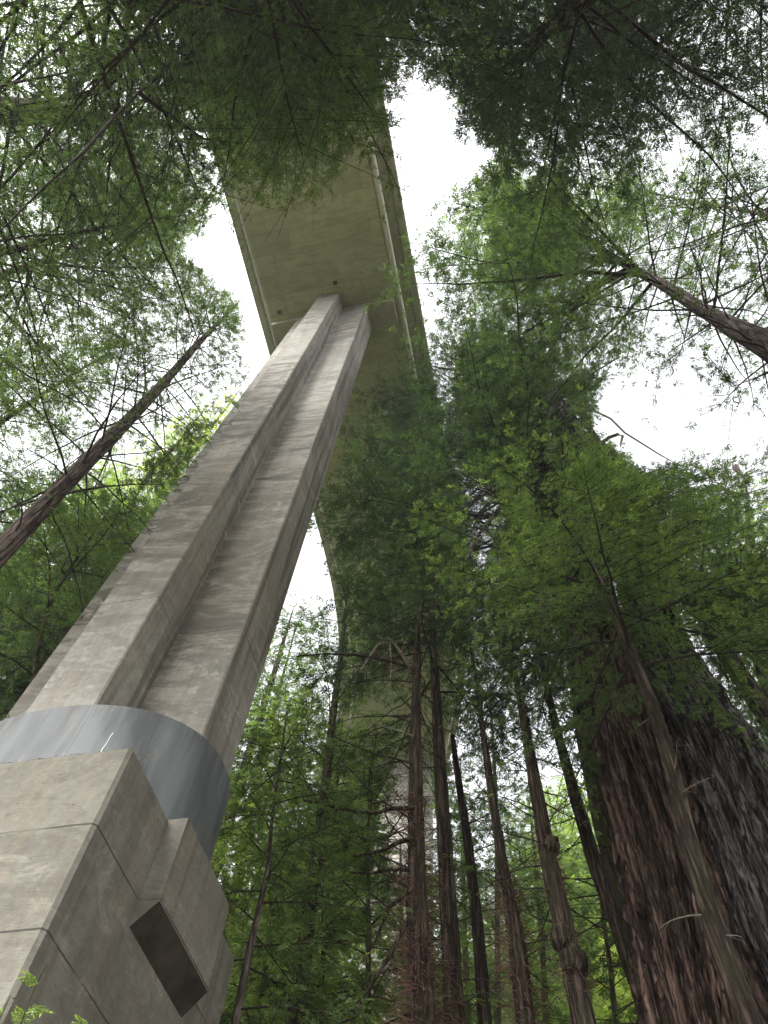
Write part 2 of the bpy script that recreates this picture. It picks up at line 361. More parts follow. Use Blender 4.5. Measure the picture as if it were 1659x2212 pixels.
# ------------------------------------------------------------------ bridge
CX = -6.98
def centre(y):
    y = np.asarray(y, float); return CX-0.0085*np.clip(y-24.75, 0, None)**2
ys = np.concatenate([np.arange(-45, 84, 1.5)])
xs = centre(ys)
tx = np.gradient(xs, ys); nrm = np.stack([np.ones_like(tx), -tx], 1); nrm /= np.linalg.norm(nrm, axis=1)[:, None]
def sweep(b, prof, y0=None, y1=None, mat=0):
    sel = np.ones(len(ys), bool)
    prof = np.array(prof, float); n = len(prof); m = len(ys)
    V = np.zeros((m, n, 3)); V[:, :, 0] = xs[:, None]+nrm[:, 0:1]*prof[:, 0]; V[:, :, 1] = ys[:, None]+nrm[:, 1:2]*prof[:, 0]; V[:, :, 2] = prof[:, 1]
    i = np.arange(m-1)[:, None]*n; j = np.arange(n)[None]; k = (j+1) % n
    b.add(V.reshape(-1, 3), np.stack([i+j, i+k, i+n+k, i+n+j], -1).reshape(-1, 4), mat)
bridge = empty('highway_bridge', (CX, 8.2, -1.6))
tag(bridge, 'tall concrete highway bridge crossing overhead on cross shaped concrete piers', 'bridge')
b = MB(); sweep(b, [(-3.93, 45), (3.93, 45), (4.05, 45.12), (4.02, 47.8), (-4.05, 47.8), (-4.05, 45.12)])
girder = b.build('box_girder', M_soffit, bridge)
b = MB(); sweep(b, [(-5.3, 47.45), (-4.9, 47.45), (-4.8, 47.68), (4.8, 47.68), (4.9, 47.45), (5.3, 47.45), (5.3, 48.0), (-5.3, 48.0)])
slab = b.build('deck_slab', M_over, bridge)
for sx in (-1, 1):
    b = MB(); sweep(b, [(sx*5.33-0.0, 47.75), (sx*5.33, 48.9), (sx*5.08, 48.9), (sx*5.02, 48.01), (sx*5.302, 47.95)][::1])
    p_ = b.build('parapet', M_deck, bridge)
b = MB(); P = np.stack([xs+nrm[:, 0]*4.23, ys+nrm[:, 1]*4.23, np.full(len(ys), 45.10)], 1); b.tube(P, 0.17, 12)
b.build('drain_pipe', M_pale, bridge, smooth=True)
b = MB(); P = np.stack([xs-nrm[:, 0]*4.10, ys-nrm[:, 1]*4.10, np.full(len(ys), 45.06)], 1); b.tube(P, 0.045, 8)  # added pale strip, stands in for skylight on the girder's left chamfer
b.build('lit_chamfer_strip', M_pale, bridge, smooth=True)
for hx, hy in ((-6.43, 6.02), (-10.28, 7.08)):
    b = MB(); b.box(hx-0.13, hx+0.13, hy-0.11, hy+0.11, 44.96, 45.1, 0)  # solid dark block painted as the shade inside the drain hole
    fr = b.build('drain_opening', M_dark, bridge)
    b = MB(); 
    for x0, x1, y0, y1 in ((-.17, -.132, -.15, .15), (.132, .17, -.15, .15), (-.13, .13, -.15, -.112), (-.13, .13, .112, .15)):
        b.box(hx+x0, hx+x1, hy+y0, hy+y1, 44.95, 45.11)
    b.build('opening_frame', M_deck, fr)

def extrude(b, poly, z0, z1, mat=0, rings=1):
    poly = np.array(poly, float); n = len(poly)
    zz = np.linspace(z0, z1, rings+1)
    V = np.concatenate([np.column_stack([poly, np.full(n, z)]) for z in zz])
    i = np.arange(rings)[:, None]*n; j = np.arange(n)[None]; k = (j+1) % n
    b.add(V, np.stack([i+j, i+k, i+n+k, i+n+j], -1).reshape(-1, 4), mat)
def fan_cap(b, poly, z, mat=0):
    poly = np.array(poly, float); n = len(poly); c = poly.mean(0)
    V = np.vstack([np.column_stack([poly, np.full(n, z)]), [[c[0], c[1], z]]])
    b.add(V, [(i, (i+1) % n, n, n) for i in range(n)] if False else [(i, (i+1) % n, (i+2) % n, n) for i in range(0, n-1, 2)], mat)
def cruciform(dx, dy, z=8.0, ch=0.03):
    f = (z-8.0)/37.0
    x0, x1, X0, X1 = -7.605, -6.37+0.12*f, -9.12, -4.96+0.20*f
    y0, ya, yb, y1 = 6.57, 7.56, 8.80+0.35*f, 9.81+0.3*f
    pts = [(x0, y0), (x1, y0), (x1, ya), (X1, ya), (X1, yb), (x1, yb), (x1, y1), (x0, y1), (x0, yb), (X0, yb), (X0, ya), (x0, ya)]
    # small chamfers on the outer corners
    outc = {0, 1, 3, 4, 6, 7, 9, 10}; r = []
    for i, p in enumerate(pts):
        p = np.array(p)
        if i in outc:
            a = np.array(pts[i-1])-p; c = np.array(pts[(i+1) % 12])-p
            r += [p+a/np.linalg.norm(a)*ch, p+c/np.linalg.norm(c)*ch]
        else: r.append(p)
    return [(q[0]+dx, q[1]+dy) for q in r]
def superellipse(cx, cy, a, bb, n=96, e=2.25):
    r = []
    for i in range(n):
        t = 2*math.pi*i/n; c, s = math.cos(t), math.sin(t)
        r.append((cx+a*math.copysign(abs(c)**(2/e), c), cy+bb*math.copysign(abs(s)**(2/e), s)))
    return r
def make_pier(dx, dy, zb, jack, label):
    b = MB(); zz_ = np.linspace(zb, 45.04, 41); secs = [np.column_stack([cruciform(dx, dy, z), np.full(20, z)]) for z in zz_]
    i = np.arange(40)[:, None]*20; j = np.arange(20)[None]; k = (j+1) % 20
    b.add(np.concatenate(secs), np.stack([i+j, i+k, i+20+k, i+20+j], -1).reshape(-1, 4))
    pier = b.build('pier', M_pier, bridge)
    pier['label'] = label
    b = MB(); b.box(-10.85+dx, -3.1+dx, 7.6+dy, 8.95+dy, 44.2, 45.03); b.build('pier_cap', M_deck, pier)
    if not jack: return pier
    # steel jacket round the foot of the shaft
    b = MB(); o = superellipse(-7.03, 8.19, 2.30, 1.66); i_ = superellipse(-7.03, 8.19, 2.28, 1.64)
    extrude(b, o, 6.5, 8.32, rings=6); extrude(b, i_[::-1], 6.5, 8.32)
    n = len(o); V = np.vstack([np.column_stack([o, np.full(n, 8.32)]), np.column_stack([i_, np.full(n, 8.32)])])
    b.add(V, [(k, (k+1) % n, n+(k+1) % n, n+k) for k in range(n)])
    jk = b.build('steel_jacket', M_steel, pier, smooth=True)
    for k in (61, 12):
        b = MB(); x_, y_ = o[k]; b.tube([(x_, y_, 6.62), (x_, y_, 7.2), (x_, y_, 8.3)], 0.016, 6); b.build('weld_seam', M_weld, jk)
    b = MB(); x_, y_ = o[79]; rs = np.random.default_rng(2)
    zz = np.linspace(6.75, 7.75, 14); xx = np.array(superellipse(-7.03, 8.19, 2.305, 1.665, 960))
    P = np.array([[xx[788+int(round(j*0.35)) ][0], xx[788+int(round(j*0.35))][1], z] for j, z in enumerate(zz)])
    b.tube(P, 0.006+0.004*rs.random(14), 5); b.build('paint_drip', M_scratch, jk)
    b = MB(); extrude(b, superellipse(-7.03, 8.19, 2.27, 1.63), 6.55, 8.25); V = superellipse(-7.03, 8.19, 2.27, 1.63); fan_cap(b, V, 8.25)
    b.build('grout_fill', M_plinth, jk)
    # footing block with chamfered corners
    X0, X1, Y0, Y1, c = -9.2, -4.85, 5.98, 10.5, 0.045
    fp = [(X0+c, Y0), (X1-c, Y0), (X1, Y0+c), (X1, Y1-c), (X1-c, Y1), (X0+c, Y1), (X0, Y1-c), (X0, Y0+c)]
    b = MB(); extrude(b, fp, -4, 6.60, rings=8)
    ins = [((x-(X0+X1)/2)*0.985+(X0+X1)/2, (y-(Y0+Y1)/2)*0.985+(Y0+Y1)/2) for x, y in fp]
    V = np.vstack([np.column_stack([fp, np.full(8, 6.60)]), np.column_stack([ins, np.full(8, 6.63)])])
    b.add(V, [(k, (k+1) % 8, 8+(k+1) % 8, 8+k) for k in range(8)])
    b.add(np.column_stack([ins, np.full(8, 6.63)]), [(0, 1, 2, 7), (7, 2, 3, 6), (6, 3, 4, 5)])
    foot = b.build('footing', M_plinth, pier)
    for sx in (1, -1):
        b = MB(); xi, xo = (-4.90, -4.57) if sx > 0 else (-9.15, -9.48); y0, y1 = 7.37, 9.27
        V = [(xi, y0, 5.07), (xo, y0, 5.43), (xo, y0, 6.64), (xi, y0, 6.64), (xi, y1, 5.07), (xo, y1, 5.43), (xo, y1, 6.64), (xi, y1, 6.64)]
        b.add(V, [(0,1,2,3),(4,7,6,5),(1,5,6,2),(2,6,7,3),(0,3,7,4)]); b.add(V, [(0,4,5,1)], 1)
        b.build('bracket', [M_plinth, M_under_shade], foot)
    return pier
make_pier(0, 0, 6.0, True, 'near cross shaped pier wrapped in a steel jacket at its foot')
make_pier(-2.9, 38.6, 14, False, 'far cross shaped pier seen between the tree trunks')

# ------------------------------------------------------------------ trees
LEAFLETS = []
for i_, (px_, a_, l_) in enumerate([(0.02, 42, .34), (0.06, -42, .36), (0.20, 40, .40), (0.25, -40, .40), (0.40, 36, .38), (0.46, -36, .38), (0.60, 32, .32), (0.64, -32, .30), (0.76, 2, .30)]):
    a_ = rad(a_); d_ = np.array([math.cos(a_), math.sin(a_)]); n_ = np.array([-d_[1], d_[0]]); b_ = np.array([px_, 0.0]); w_ = 0.105*l_/.38
    LEAFLETS.append([b_, b_+d_*l_*0.5+n_*w_*.5, b_+d_*l_, b_+d_*l_*.5-n_*w_*.5])
LEAFLETS = np.array(LEAFLETS)                # (7,4,2)
NL = len(LEAFLETS)
def add_sprays(b, P, psi, eps, size, tone, rng, flags, thin=1.0):
    N = len(P)
    if not N: return
    X = np.stack([np.cos(psi)*np.cos(eps), np.sin(psi)*np.cos(eps), np.sin(eps)], 1)
    Y = np.stack([-np.sin(psi), np.cos(psi), np.zeros(N)], 1); Z = np.cross(X, Y)
    r = rng.normal(0, 0.45, N); Y2 = Y*np.cos(r)[:, None]+Z*np.sin(r)[:, None]; Z2 = np.cross(X, Y2)
    L = LEAFLETS.reshape(-1, 2)
    zc = (-0.18*L[:, 0]**2-0.25*np.abs(L[:, 1]))
    V = P[:, None]+size[:, None, None]*(L[None, :, 0:1]*X[:, None]+thin*L[None, :, 1:2]*Y2[:, None]+zc[None, :, None]*Z2[:, None])
    V += rng.normal(0, 0.035, V.shape)*size[:, None, None]
    T = np.repeat(tone[:, None], NL*4, 1)
    T += rng.normal(0, 0.07, (N, NL)).repeat(4, 1)
    outer = np.zeros((N, NL)); outer[:, 6:] = flags[:, None]*(rng.random((N, NL-6)) < 0.75)
    T = np.where(outer.repeat(4, 1) > 0.5, 1.05, T)
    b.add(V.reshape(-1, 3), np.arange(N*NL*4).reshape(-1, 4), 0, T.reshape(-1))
DENS, SPR, WOOD = 1.6, 1.12, 0.62
def grow(b, rng, p0, phi, L, e0, droop, up, spray, tone, tips=0.12, dens=1.0, wood_r=None, bare=0.15, mask=True, floor=0.0, blen=1.0, spacing=0.8):
    spray = spray*SPR; dens = dens*DENS
    m = max(6, int(L/0.55)); t = np.linspace(0, 1, m)
    ph = phi+np.cumsum(rng.normal(0, 0.07, m)); el = e0-droop*t+up*t*t+np.cumsum(rng.normal(0, 0.035, m))
    D = np.stack([np.cos(ph)*np.cos(el), np.sin(ph)*np.cos(el), np.sin(el)], 1)*(L/(m-1))
    P = p0+np.vstack([np.zeros(3), np.cumsum(D[:-1], 0)])
    x, y = project(P)
    vis = (x > -300) & (x < 1960) & (y > -450) & (y < 2500)
    if not vis.any(): return None
    if mask:
        d = density(P, rng, 5)
        bad = np.where((d <= 0.0) & (t > 0.1))[0]
        if len(bad):
            m2 = bad[0]
            if m2 < 3: return None
            P = P[:m2]; ph = ph[:m2]; t = t[:m2]; el = el[:m2]; m = m2
    r0 = (wood_r if wood_r else 0.010*L+0.008)*WOOD
    b.tube(P, np.linspace(r0, 0.006, m), 5, 1)
    nb = max(4, int(L*t[-1]/(0.20*max(1, spray/0.3))*dens))
    tb = bare+(t[-1]-bare)*np.sort(rng.random(nb)); 
    if t[-1] <= bare: return P
    side = np.where(np.arange(nb) % 2 == 0, 1, -1); glow = rng.uniform(0.2, 0.8)
    bp = np.stack([np.interp(tb, t, P[:, k]) for k in range(3)], 1)
    bph = np.interp(tb, t, ph)+side*rng.uniform(rad(35), rad(75), nb)*(1-0.5*(tb > 0.93))
    bel = np.interp(tb, t, el)*0.6+rng.normal(-0.12, 0.16, nb)
    bl = np.minimum(2.0, 0.42*L*(1.08-tb)**0.7+0.2)*rng.uniform(0.6, 1.15, nb)*blen
    bl *= np.where(np.arange(nb) % 5 < 2, 1.5, 0.72)
    bl = np.maximum(bl, 0.25)
    bd = np.stack([np.cos(bph)*np.cos(bel), np.sin(bph)*np.cos(bel), np.sin(bel)], 1)
    sag = 0.10*bl*bl
    q = np.maximum(1, (bl/(spray*spacing)).astype(int))
    idx = np.repeat(np.arange(nb), q); 
    fr = (np.arange(len(idx))-np.repeat(np.cumsum(q)-q, q)+rng.random(len(idx)))/q[idx]
    SP = bp[idx]+bd[idx]*(bl[idx]*fr)[:, None]; SP[:, 2] -= sag[idx]*fr*fr
    # twig wood
    keepb = density(bp+bd*(bl*0.6)[:, None], rng, 6, floor) > 0.01 if mask else np.ones(nb, bool)
    w = np.where(keepb)[0]
    if len(w):
        up_ = np.array([0, 0, 1.0]); A = np.cross(bd[w], up_); A /= np.linalg.norm(A, axis=1)[:, None]+1e-6; B = np.cross(bd[w], A)
        rw = 0.003+0.0025*bl[w]; rings = []
        for f_, k_ in ((0, 1.0), (0.5, 0.7), (0.95, 0.35)):
            c = bp[w]+bd[w]*(bl[w]*f_)[:, None]; c[:, 2] -= sag[w]*f_*f_
            for a_ in (0, 2.094, 4.189):
                rings.append(c+(A*math.cos(a_)+B*math.sin(a_))*(rw*k_)[:, None])
        V = np.stack(rings, 1)
        q_ = np.array([(3*s+a, 3*s+(a+1) % 3, 3*s+3+(a+1) % 3, 3*s+3+a) for s in (0, 1) for a in range(3)])
        b.add(V.reshape(-1, 3), (q_[None]+np.arange(len(w))[:, None, None]*9).reshape(-1, 4), 1)
    keep = keepb[idx]
    if mask: keep &= density(SP, rng, 10, floor) > rng.random(len(SP))*0.999
    SP = SP[keep]; idx = idx[keep]; fr = fr[keep]
    N = len(SP)
    if N == 0: return P
    for s in (1, -1):
        psi = bph[idx]+s*rng.uniform(0.25, 0.8, N); eps = bel[idx]*0.7+rng.normal(-0.1, 0.25, N)
        size = spray*rng.uniform(0.7, 1.2, N)*(1-0.25*fr)
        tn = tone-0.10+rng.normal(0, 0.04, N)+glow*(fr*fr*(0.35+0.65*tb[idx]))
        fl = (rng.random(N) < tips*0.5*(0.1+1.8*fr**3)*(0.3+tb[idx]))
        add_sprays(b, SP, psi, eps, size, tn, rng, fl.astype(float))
    return P

def trunk_mesh(b, P, r, n=14, flute=0.0, rough=0.06, seed=0, rings_per_m=2.0, nflute=9):
    rng = np.random.default_rng(seed); P = np.asarray(P, float); r = np.asarray(r, float)
    o = np.argsort(P[:, 2]); P = P[o]; r = r[o]
    m = int(max(8, (P[-1, 2]-P[0, 2])*rings_per_m)); z = np.linspace(P[0, 2], P[-1, 2], m)
    cx = np.interp(z, P[:, 2], P[:, 0]); cy = np.interp(z, P[:, 2], P[:, 1]); rr = np.interp(z, P[:, 2], r)
    cx += 0.12*rr*np.sin(z*0.7+seed); cy += 0.12*rr*np.sin(z*0.6+seed*2)
    a = np.arange(n)*2*math.pi/n
    A, Z = np.meshgrid(a, z)
    mod = 1+rough*np.sin(A*3+Z*0.9+seed)*0.5+rng.normal(0, rough*0.35, A.shape)
    if flute > 0:
        for k, (nf, tw, am) in enumerate([(nflute, 0.05, 0.9), (nflute*2+1, -0.11, 0.6), (nflute*3+2, 0.17, 0.4), (nflute*5+1, -0.07, 0.22)]):
            ph = rng.random()*6
            wv = np.sin(nf*(A+tw*Z*0.6)+ph+1.2*np.sin(Z*0.35+k)+0.5*np.sin(Z*1.1+k*2))
            mod += flute*am*((1-np.abs(wv)**0.6*2) if k else wv)*0.5
    X = cx[:, None]+rr[:, None]*mod*np.cos(A); Y = cy[:, None]+rr[:, None]*mod*np.sin(A)
    i = np.arange(m-1)[:, None]*n; j = np.arange(n)[None]; k = (j+1) % n
    b.add(np.stack([X, Y, Z], -1).reshape(-1, 3), np.stack([i+j, i+k, i+n+k, i+n+j], -1).reshape(-1, 4))
    return lambda zz: np.array([np.interp(zz, z, cx), np.interp(zz, z, cy), zz]), lambda zz: float(np.interp(zz, z, rr))

def dead_branch(root, rng, p, phi, L, e0, r=0.03, mat=None, kids=3, curl=0.15, name='dead_branch', droop=0.4):
    b = MB(); m = 9; t = np.linspace(0, 1, m)
    ph = phi+np.cumsum(rng.normal(0, curl, m)); el = e0-droop*t+np.cumsum(rng.normal(0, curl*0.6, m))
    D = np.stack([np.cos(ph)*np.cos(el), np.sin(ph)*np.cos(el), np.sin(el)], 1)*L/(m-1)
    P = p+np.vstack([np.zeros(3), np.cumsum(D[:-1], 0)]); b.tube(P, np.linspace(r, r*0.25, m), 6)
    for _ in range(kids):
        k = rng.integers(2, m-1); l = L*rng.uniform(0.15, 0.4); q = 5; ph2 = ph[k]+rng.choice([-1, 1])*rng.uniform(0.5, 1.1)
        el2 = el[k]+rng.normal(-0.1, 0.3)+np.cumsum(rng.normal(0, 0.12, q)); ph2 = ph2+np.cumsum(rng.normal(0, 0.12, q))
        D = np.stack([np.cos(ph2)*np.cos(el2), np.sin(ph2)*np.cos(el2), np.sin(el2)], 1)*l/(q-1)
        b.tube(P[k]+np.vstack([np.zeros(3), np.cumsum(D[:-1], 0)]), np.linspace(r*0.4, r*0.12, q), 4)
    return b.build(name, mat or B_twig, root)

def tree(name, label, cat, pts, d, bk, leaf, group=None, up=None, n=14, flute=0.0, rough=0.06, seed=0, crown=None, dead=None, nflute=9, base_r=1.25, extra=None, zbase=None):
    """pts: (px, py, width px) where the trunk is seen; d: horizontal distance; up: (z_top, r_top)"""
    rng = np.random.default_rng(seed+100)
    W_ = [at(px, py, d) for px, py, w in pts]
    rr = [w*K/F*np.linalg.norm(p)/2 for (px, py, w), p in zip(pts, W_)]
    o = sorted(range(len(W_)), key=lambda i: W_[i][2]); W_ = [W_[i] for i in o]; rr = [rr[i] for i in o]
    low = W_[0]; slope = (W_[1]-W_[0])/max(0.1, W_[1][2]-W_[0][2]) if len(W_) > 1 else np.array([0, 0, 1.0])
    slope = np.clip(slope, -0.08, 0.08); slope[2] = 1
    gz = float(ground_z(low[0], low[1]))-0.5 if zbase is None else zbase
    if gz < low[2]-0.2:
        W_ = [low-slope*(low[2]-gz)]+W_; rr = [rr[0]*base_r]+rr
    if up: 
        s2 = (W_[-1]-W_[-2])/max(0.5, W_[-1][2]-W_[-2][2]); s2 = np.clip(s2, -0.05, 0.05); s2[2] = 1
        W_.append(W_[-1]+s2*(up[0]-W_[-1][2])); rr.append(up[1])
    root = empty(name, W_[0]); tag(root, label, cat, group)
    b = MB(); ax, rad_ = trunk_mesh(b, W_, rr, n, flute, rough, seed, nflute=nflute, rings_per_m=5 if flute else 2.2)
    tr = b.build('trunk', bk, root, smooth=True)
    if crown:
        for cr in (crown if isinstance(crown, list) else [crown]):
            b = MB(); c = dict(z0=10, z1=20, n=40, L=(4, 1.5), e=(0.1, 0.5), droop=0.5, up=0.4, spray=0.28, tone=0.25, tips=0.1, az=None, dens=1.0, floor=0.0, bare=0.15, blen=1.0, mask=True, shape=1.0, spacing=0.8, wood=1.0); c.update(cr)
            for k in range(c['n']):
                f = (k+rng.random())/c['n']; z = c['z0']+(c['z1']-c['z0'])*f
                Lr = c['L'][0]+(c['L'][1]-c['L'][0])*f**c['shape']; Lr *= rng.uniform(0.7, 1.15)
                if c['az'] is None: phi = k*2.39996+rng.normal(0, 0.3)
                else: phi = math.pi/2-rad(rng.uniform(*c['az']))
                e = c['e'][0]+(c['e'][1]-c['e'][0])*f+rng.normal(0, 0.12)
                tn = c['tone']+rng.normal(0, 0.1)
                grow(b, rng, ax(z), phi, Lr, e, c['droop'], c['up'], c['spray'], tn, c['tips'], c['dens'], mask=c['mask'], floor=c['floor'], bare=c['bare'], blen=c['blen'], spacing=c['spacing'], wood_r=(0.010*Lr+0.008)*c['wood'])
            if b.n: b.build('crown', [leaf, B_twig], root)
    if dead:
        for k in range(dead['n']):
            f = (k+rng.random())/dead['n']; z = dead['z0']+(dead['z1']-dead['z0'])*f
            phi = rng.uniform(0, 6.283) if 'az' not in dead else math.pi/2-rad(rng.uniform(*dead['az']))
            dead_branch(root, rng, ax(z), phi, dead['L']*rng.uniform(0.4, 1.1), rng.normal(dead.get('e', 0.1), 0.2), dead.get('r', 0.03), dead.get('mat'), kids=dead.get('kids', 3), droop=dead.get('droop', 0.3))
    if extra: extra(root, ax, rad_, rng)
    return root, ax

def shag(root, ax, rad_, rng, z0, z1, n, ln=0.5, mat=None):       # shaggy clumps of dead epicormic shoots round a trunk
    b = MB()
    for _ in range(n):
        z = rng.uniform(z0, z1); c = ax(z); r = rad_(z); a = rng.uniform(0, 6.283); l = ln*rng.uniform(0.4, 1.2)
        p = c+np.array([math.cos(a), math.sin(a), 0])*r*0.8
        a2 = a+rng.normal(0, 0.6); e = rng.uniform(-0.3, 0.9); q = 4
        es = e-np.linspace(0, 1.8, q)*rng.uniform(0.3, 1.2); as_ = a2+np.cumsum(rng.normal(0, 0.3, q))
        D = np.stack([np.cos(as_)*np.cos(es), np.sin(as_)*np.cos(es), np.sin(es)], 1)*l/(q-1)
        b.tube(p+np.vstack([np.zeros(3), np.cumsum(D[:-1], 0)]), np.linspace(0.008, 0.003, q), 3)
    tag(b.build('shaggy_twigs', mat or B_rust, root), kind='stuff')

# --- the great redwoods on the right
def stemA(root, ax, rad_, rng):
    P = [at(1165, 1005, 13.2), at(1172, 940, 13.0), at(1182, 860, 12.8), at(1190, 780, 12.6), at(1200, 700, 12.4), at(1180, 620, 12.2), at(1150, 540, 12)]
    b = MB(); b.tube(P, [0.33, 0.30, 0.26, 0.23, 0.17, 0.12, 0.06], 9); b.build('limb', B_twig, root, smooth=True)
    for pp, rr_ in (([(1250, 690), (1180, 660), (1120, 640), (1060, 600), (1000, 590)], 0.16), ([(1180, 850), (1120, 830), (1050, 790), (980, 800), (930, 790)], 0.12),
                    ([(1160, 1000), (1110, 1060), (1070, 1110), (1030, 1160), (1000, 1230)], 0.13), ([(1170, 1010), (1140, 1030), (1090, 1100), (1060, 1190)], 0.08),
                    ([(1180, 880), (1230, 850), (1290, 800), (1340, 770)], 0.07)):
        b = MB(); b.tube([at(x, y, 12.6-0.5*i) for i, (x, y) in enumerate(pp)], np.linspace(rr_, rr_*0.3, len(pp)), 7); b.build('limb', B_twig, root, smooth=True)
    b = MB(); b.tube([at(x, y, 14-0.1*i) for i, (x, y) in enumerate([(1225, 860), (1280, 885), (1320, 905), (1350, 935), (1390, 960), (1430, 985), (1450, 995)])], np.linspace(0.07, 0.02, 7), 6); b.build('dead_branch', B_dead, root)
    b = MB(); b.tube([at(x, y, 13.4) for x, y in [(1265, 985), (1290, 965), (1315, 945), (1335, 938), (1345, 942), (1340, 965)]], [0.12, 0.10, 0.08, 0.07, 0.06, 0.03], 7); b.build('dead_branch', B_dead, root)
tree('redwood_tree', 'huge fluted redwood with ropy brown bark, left of the two giant trunks at lower right', 'tree',
     [(1500, 2120, 186), (1440, 1900, 166), (1375, 1640, 150), (1335, 1500, 130), (1240, 1240, 90), (1168, 1030, 66), (1140, 930, 50)], 14, B_red, L_dark, n=280, flute=0.30, rough=0.03, seed=1, nflute=13, up=(56, 0.12), base_r=1.1,
     crown=[dict(z0=24, z1=50, n=44, L=(9.5, 4.0), e=(-0.05, 0.4), droop=0.4, up=0.3, wood=1.5, spray=0.38, tone=0.30, tips=0.08, shape=1.2, az=(175, 325)),
            dict(z0=18, z1=33, n=22, L=(6.5, 7), e=(0.0, 0.1), droop=0.4, up=0.3, spray=0.26, tone=0.38, tips=0.15, az=(190, 310))], extra=stemA)
tree('redwood_tree', 'giant redwood with charred black hollows and grey burnt bark, rightmost trunk at lower right', 'tree',
     [(1740, 2150, 280), (1640, 1900, 220), (1560, 1700, 170), (1505, 1560, 130), (1370, 1240, 85), (1238, 960, 56), (1200, 860, 45)], 15.2, B_char, L_dark, n=240, flute=0.22, rough=0.04, seed=5, nflute=7, up=(52, 0.12), base_r=1.1,
     crown=[dict(z0=24, z1=50, n=38, L=(6, 2.5), e=(0.0, 0.4), droop=0.3, up=0.3, spray=0.36, tone=0.22, tips=0.05, az=(-60, 100)),
            dict(z0=17, z1=26, n=26, L=(6, 5.5), e=(0.0, 0.1), droop=0.35, up=0.3, spray=0.26, tone=0.38, tips=0.15, az=(80, 240))])
tree('redwood_tree', 'slender red brown redwood leaning across the front of the giant fluted trunk', 'tree',
     [(1626, 2212, 40), (1543, 2000, 36), (1481, 1793, 31), (1440, 1627, 28), (1398, 1495, 24), (1330, 1330, 16)], 11, B_mid, L_mid, seed=7, rough=0.08, up=(23, 0.05),
     crown=dict(z0=12.2, z1=22.5, n=40, L=(5.5, 2.4), e=(-0.05, 0.3), droop=0.5, up=0.3, spray=0.25, tone=0.42, tips=0.25, shape=1.6),
     dead=dict(n=9, z0=4, z1=12, L=0.8, r=0.015, mat=B_dead, kids=1))
# --- slim trunks in the middle
def sh(z0, z1, n, ln=0.5):
    return lambda root, ax, rad_, rng: shag(root, ax, rad_, rng, z0, z1, n, ln)
def t1x(root, ax, rad_, rng):
    shag(root, ax, rad_, rng, 5.0, 11.0, 900, 0.5); shag(root, ax, rad_, rng, 4, 7.8, 500, 0.75)
    def br(pp, r, mat, d=12.2):
        b = MB(); b.tube([at(x, y, d) for x, y in pp], np.linspace(r, r*0.4, len(pp)), 6); b.build('dead_branch', mat, root, smooth=True)
    br([(895, 1745), (840, 1747), (812, 1757), (740, 1748), (690, 1735), (655, 1728)], 0.05, B_mid)
    br([(893, 1810), (860, 1820), (830, 1835), (790, 1845), (762, 1850)], 0.05, B_mid)
    br([(885, 1880), (850, 1878), (800, 1886), (758, 1885)], 0.04, B_mid)
    br([(885, 1440), (862, 1405), (842, 1380), (815, 1393), (790, 1430), (778, 1450)], 0.045, B_dead)
    br([(842, 1385), (845, 1430), (843, 1480), (850, 1520)], 0.02, B_dead)
    br([(880, 1440), (830, 1425), (770, 1415), (700, 1412), (640, 1418)], 0.045, B_twig)
    br([(890, 1920), (840, 1960), (812, 2030), (780, 2080)], 0.045, B_mid)
    br([(880, 1990), (845, 2060), (800, 2130), (770, 2180), (755, 2212)], 0.04, B_mid)
    br([(893, 1650), (860, 1640), (800, 1625), (740, 1600), (700, 1580)], 0.025, B_twig)
    br([(893, 1590), (850, 1575), (800, 1560)], 0.025, B_dead)
MID = 'slim redwood trunks between the piers and the giant redwoods'
tree('redwood_tree', 'slim dark trunk with long crooked dead branches and shaggy sprouts, directly before the far pier', 'tree',
     [(912, 2212, 50), (905, 2000, 42), (898, 1760, 30), (897, 1560, 22), (903, 1340, 12)], 12.5, B_mid, L_dark, group=MID, seed=11, rough=0.12, up=(18.5, 0.03),
     dead=dict(n=44, z0=8, z1=18, L=2.6, r=0.022, kids=3, e=0.35, az=(-150, 40)), extra=t1x)
tree('redwood_tree', 'straight brown trunk just right of the one with long dead branches', 'tree',
     [(985, 2212, 38), (968, 1950, 32), (952, 1700, 27), (940, 1460, 18)], 14, B_mid, L_dark, group=MID, seed=12, rough=0.1, up=(44, 0.05),
     crown=dict(z0=16, z1=44, n=62, L=(4.8, 3.8), e=(-0.2, 0.3), droop=0.5, up=0.2, spray=0.3, tone=0.24, tips=0.07),
     dead=dict(n=30, z0=7, z1=17, L=2.0, r=0.016, kids=2), extra=sh(7, 11, 120, 0.35))
tree('redwood_tree', 'thin bare trunk with a pointed broken top right of the far pier', 'tree',
     [(1048, 2212, 26), (1030, 2000, 22), (1008, 1800, 18), (990, 1680, 14), (978, 1590, 9)], 15, B_mid, L_dark, group=MID, seed=13, rough=0.1,
     dead=dict(n=20, z0=7, z1=13.5, L=1.5, r=0.015, kids=1))
def t4x(root, ax, rad_, rng): shag(root, ax, rad_, rng, 5.5, 10.0, 700, 0.6)
tree('redwood_tree', 'thin trunk swollen with dry brown twig clumps near the bottom edge', 'tree',
     [(1135, 2212, 34), (1112, 2020, 30), (1085, 1860, 20), (1058, 1680, 16), (1035, 1520, 9)], 14, B_mid, L_dark, group=MID, seed=14, rough=0.1, up=(20, 0.03),
     dead=dict(n=36, z0=8, z1=19, L=2.0, r=0.018, kids=3), extra=t4x)
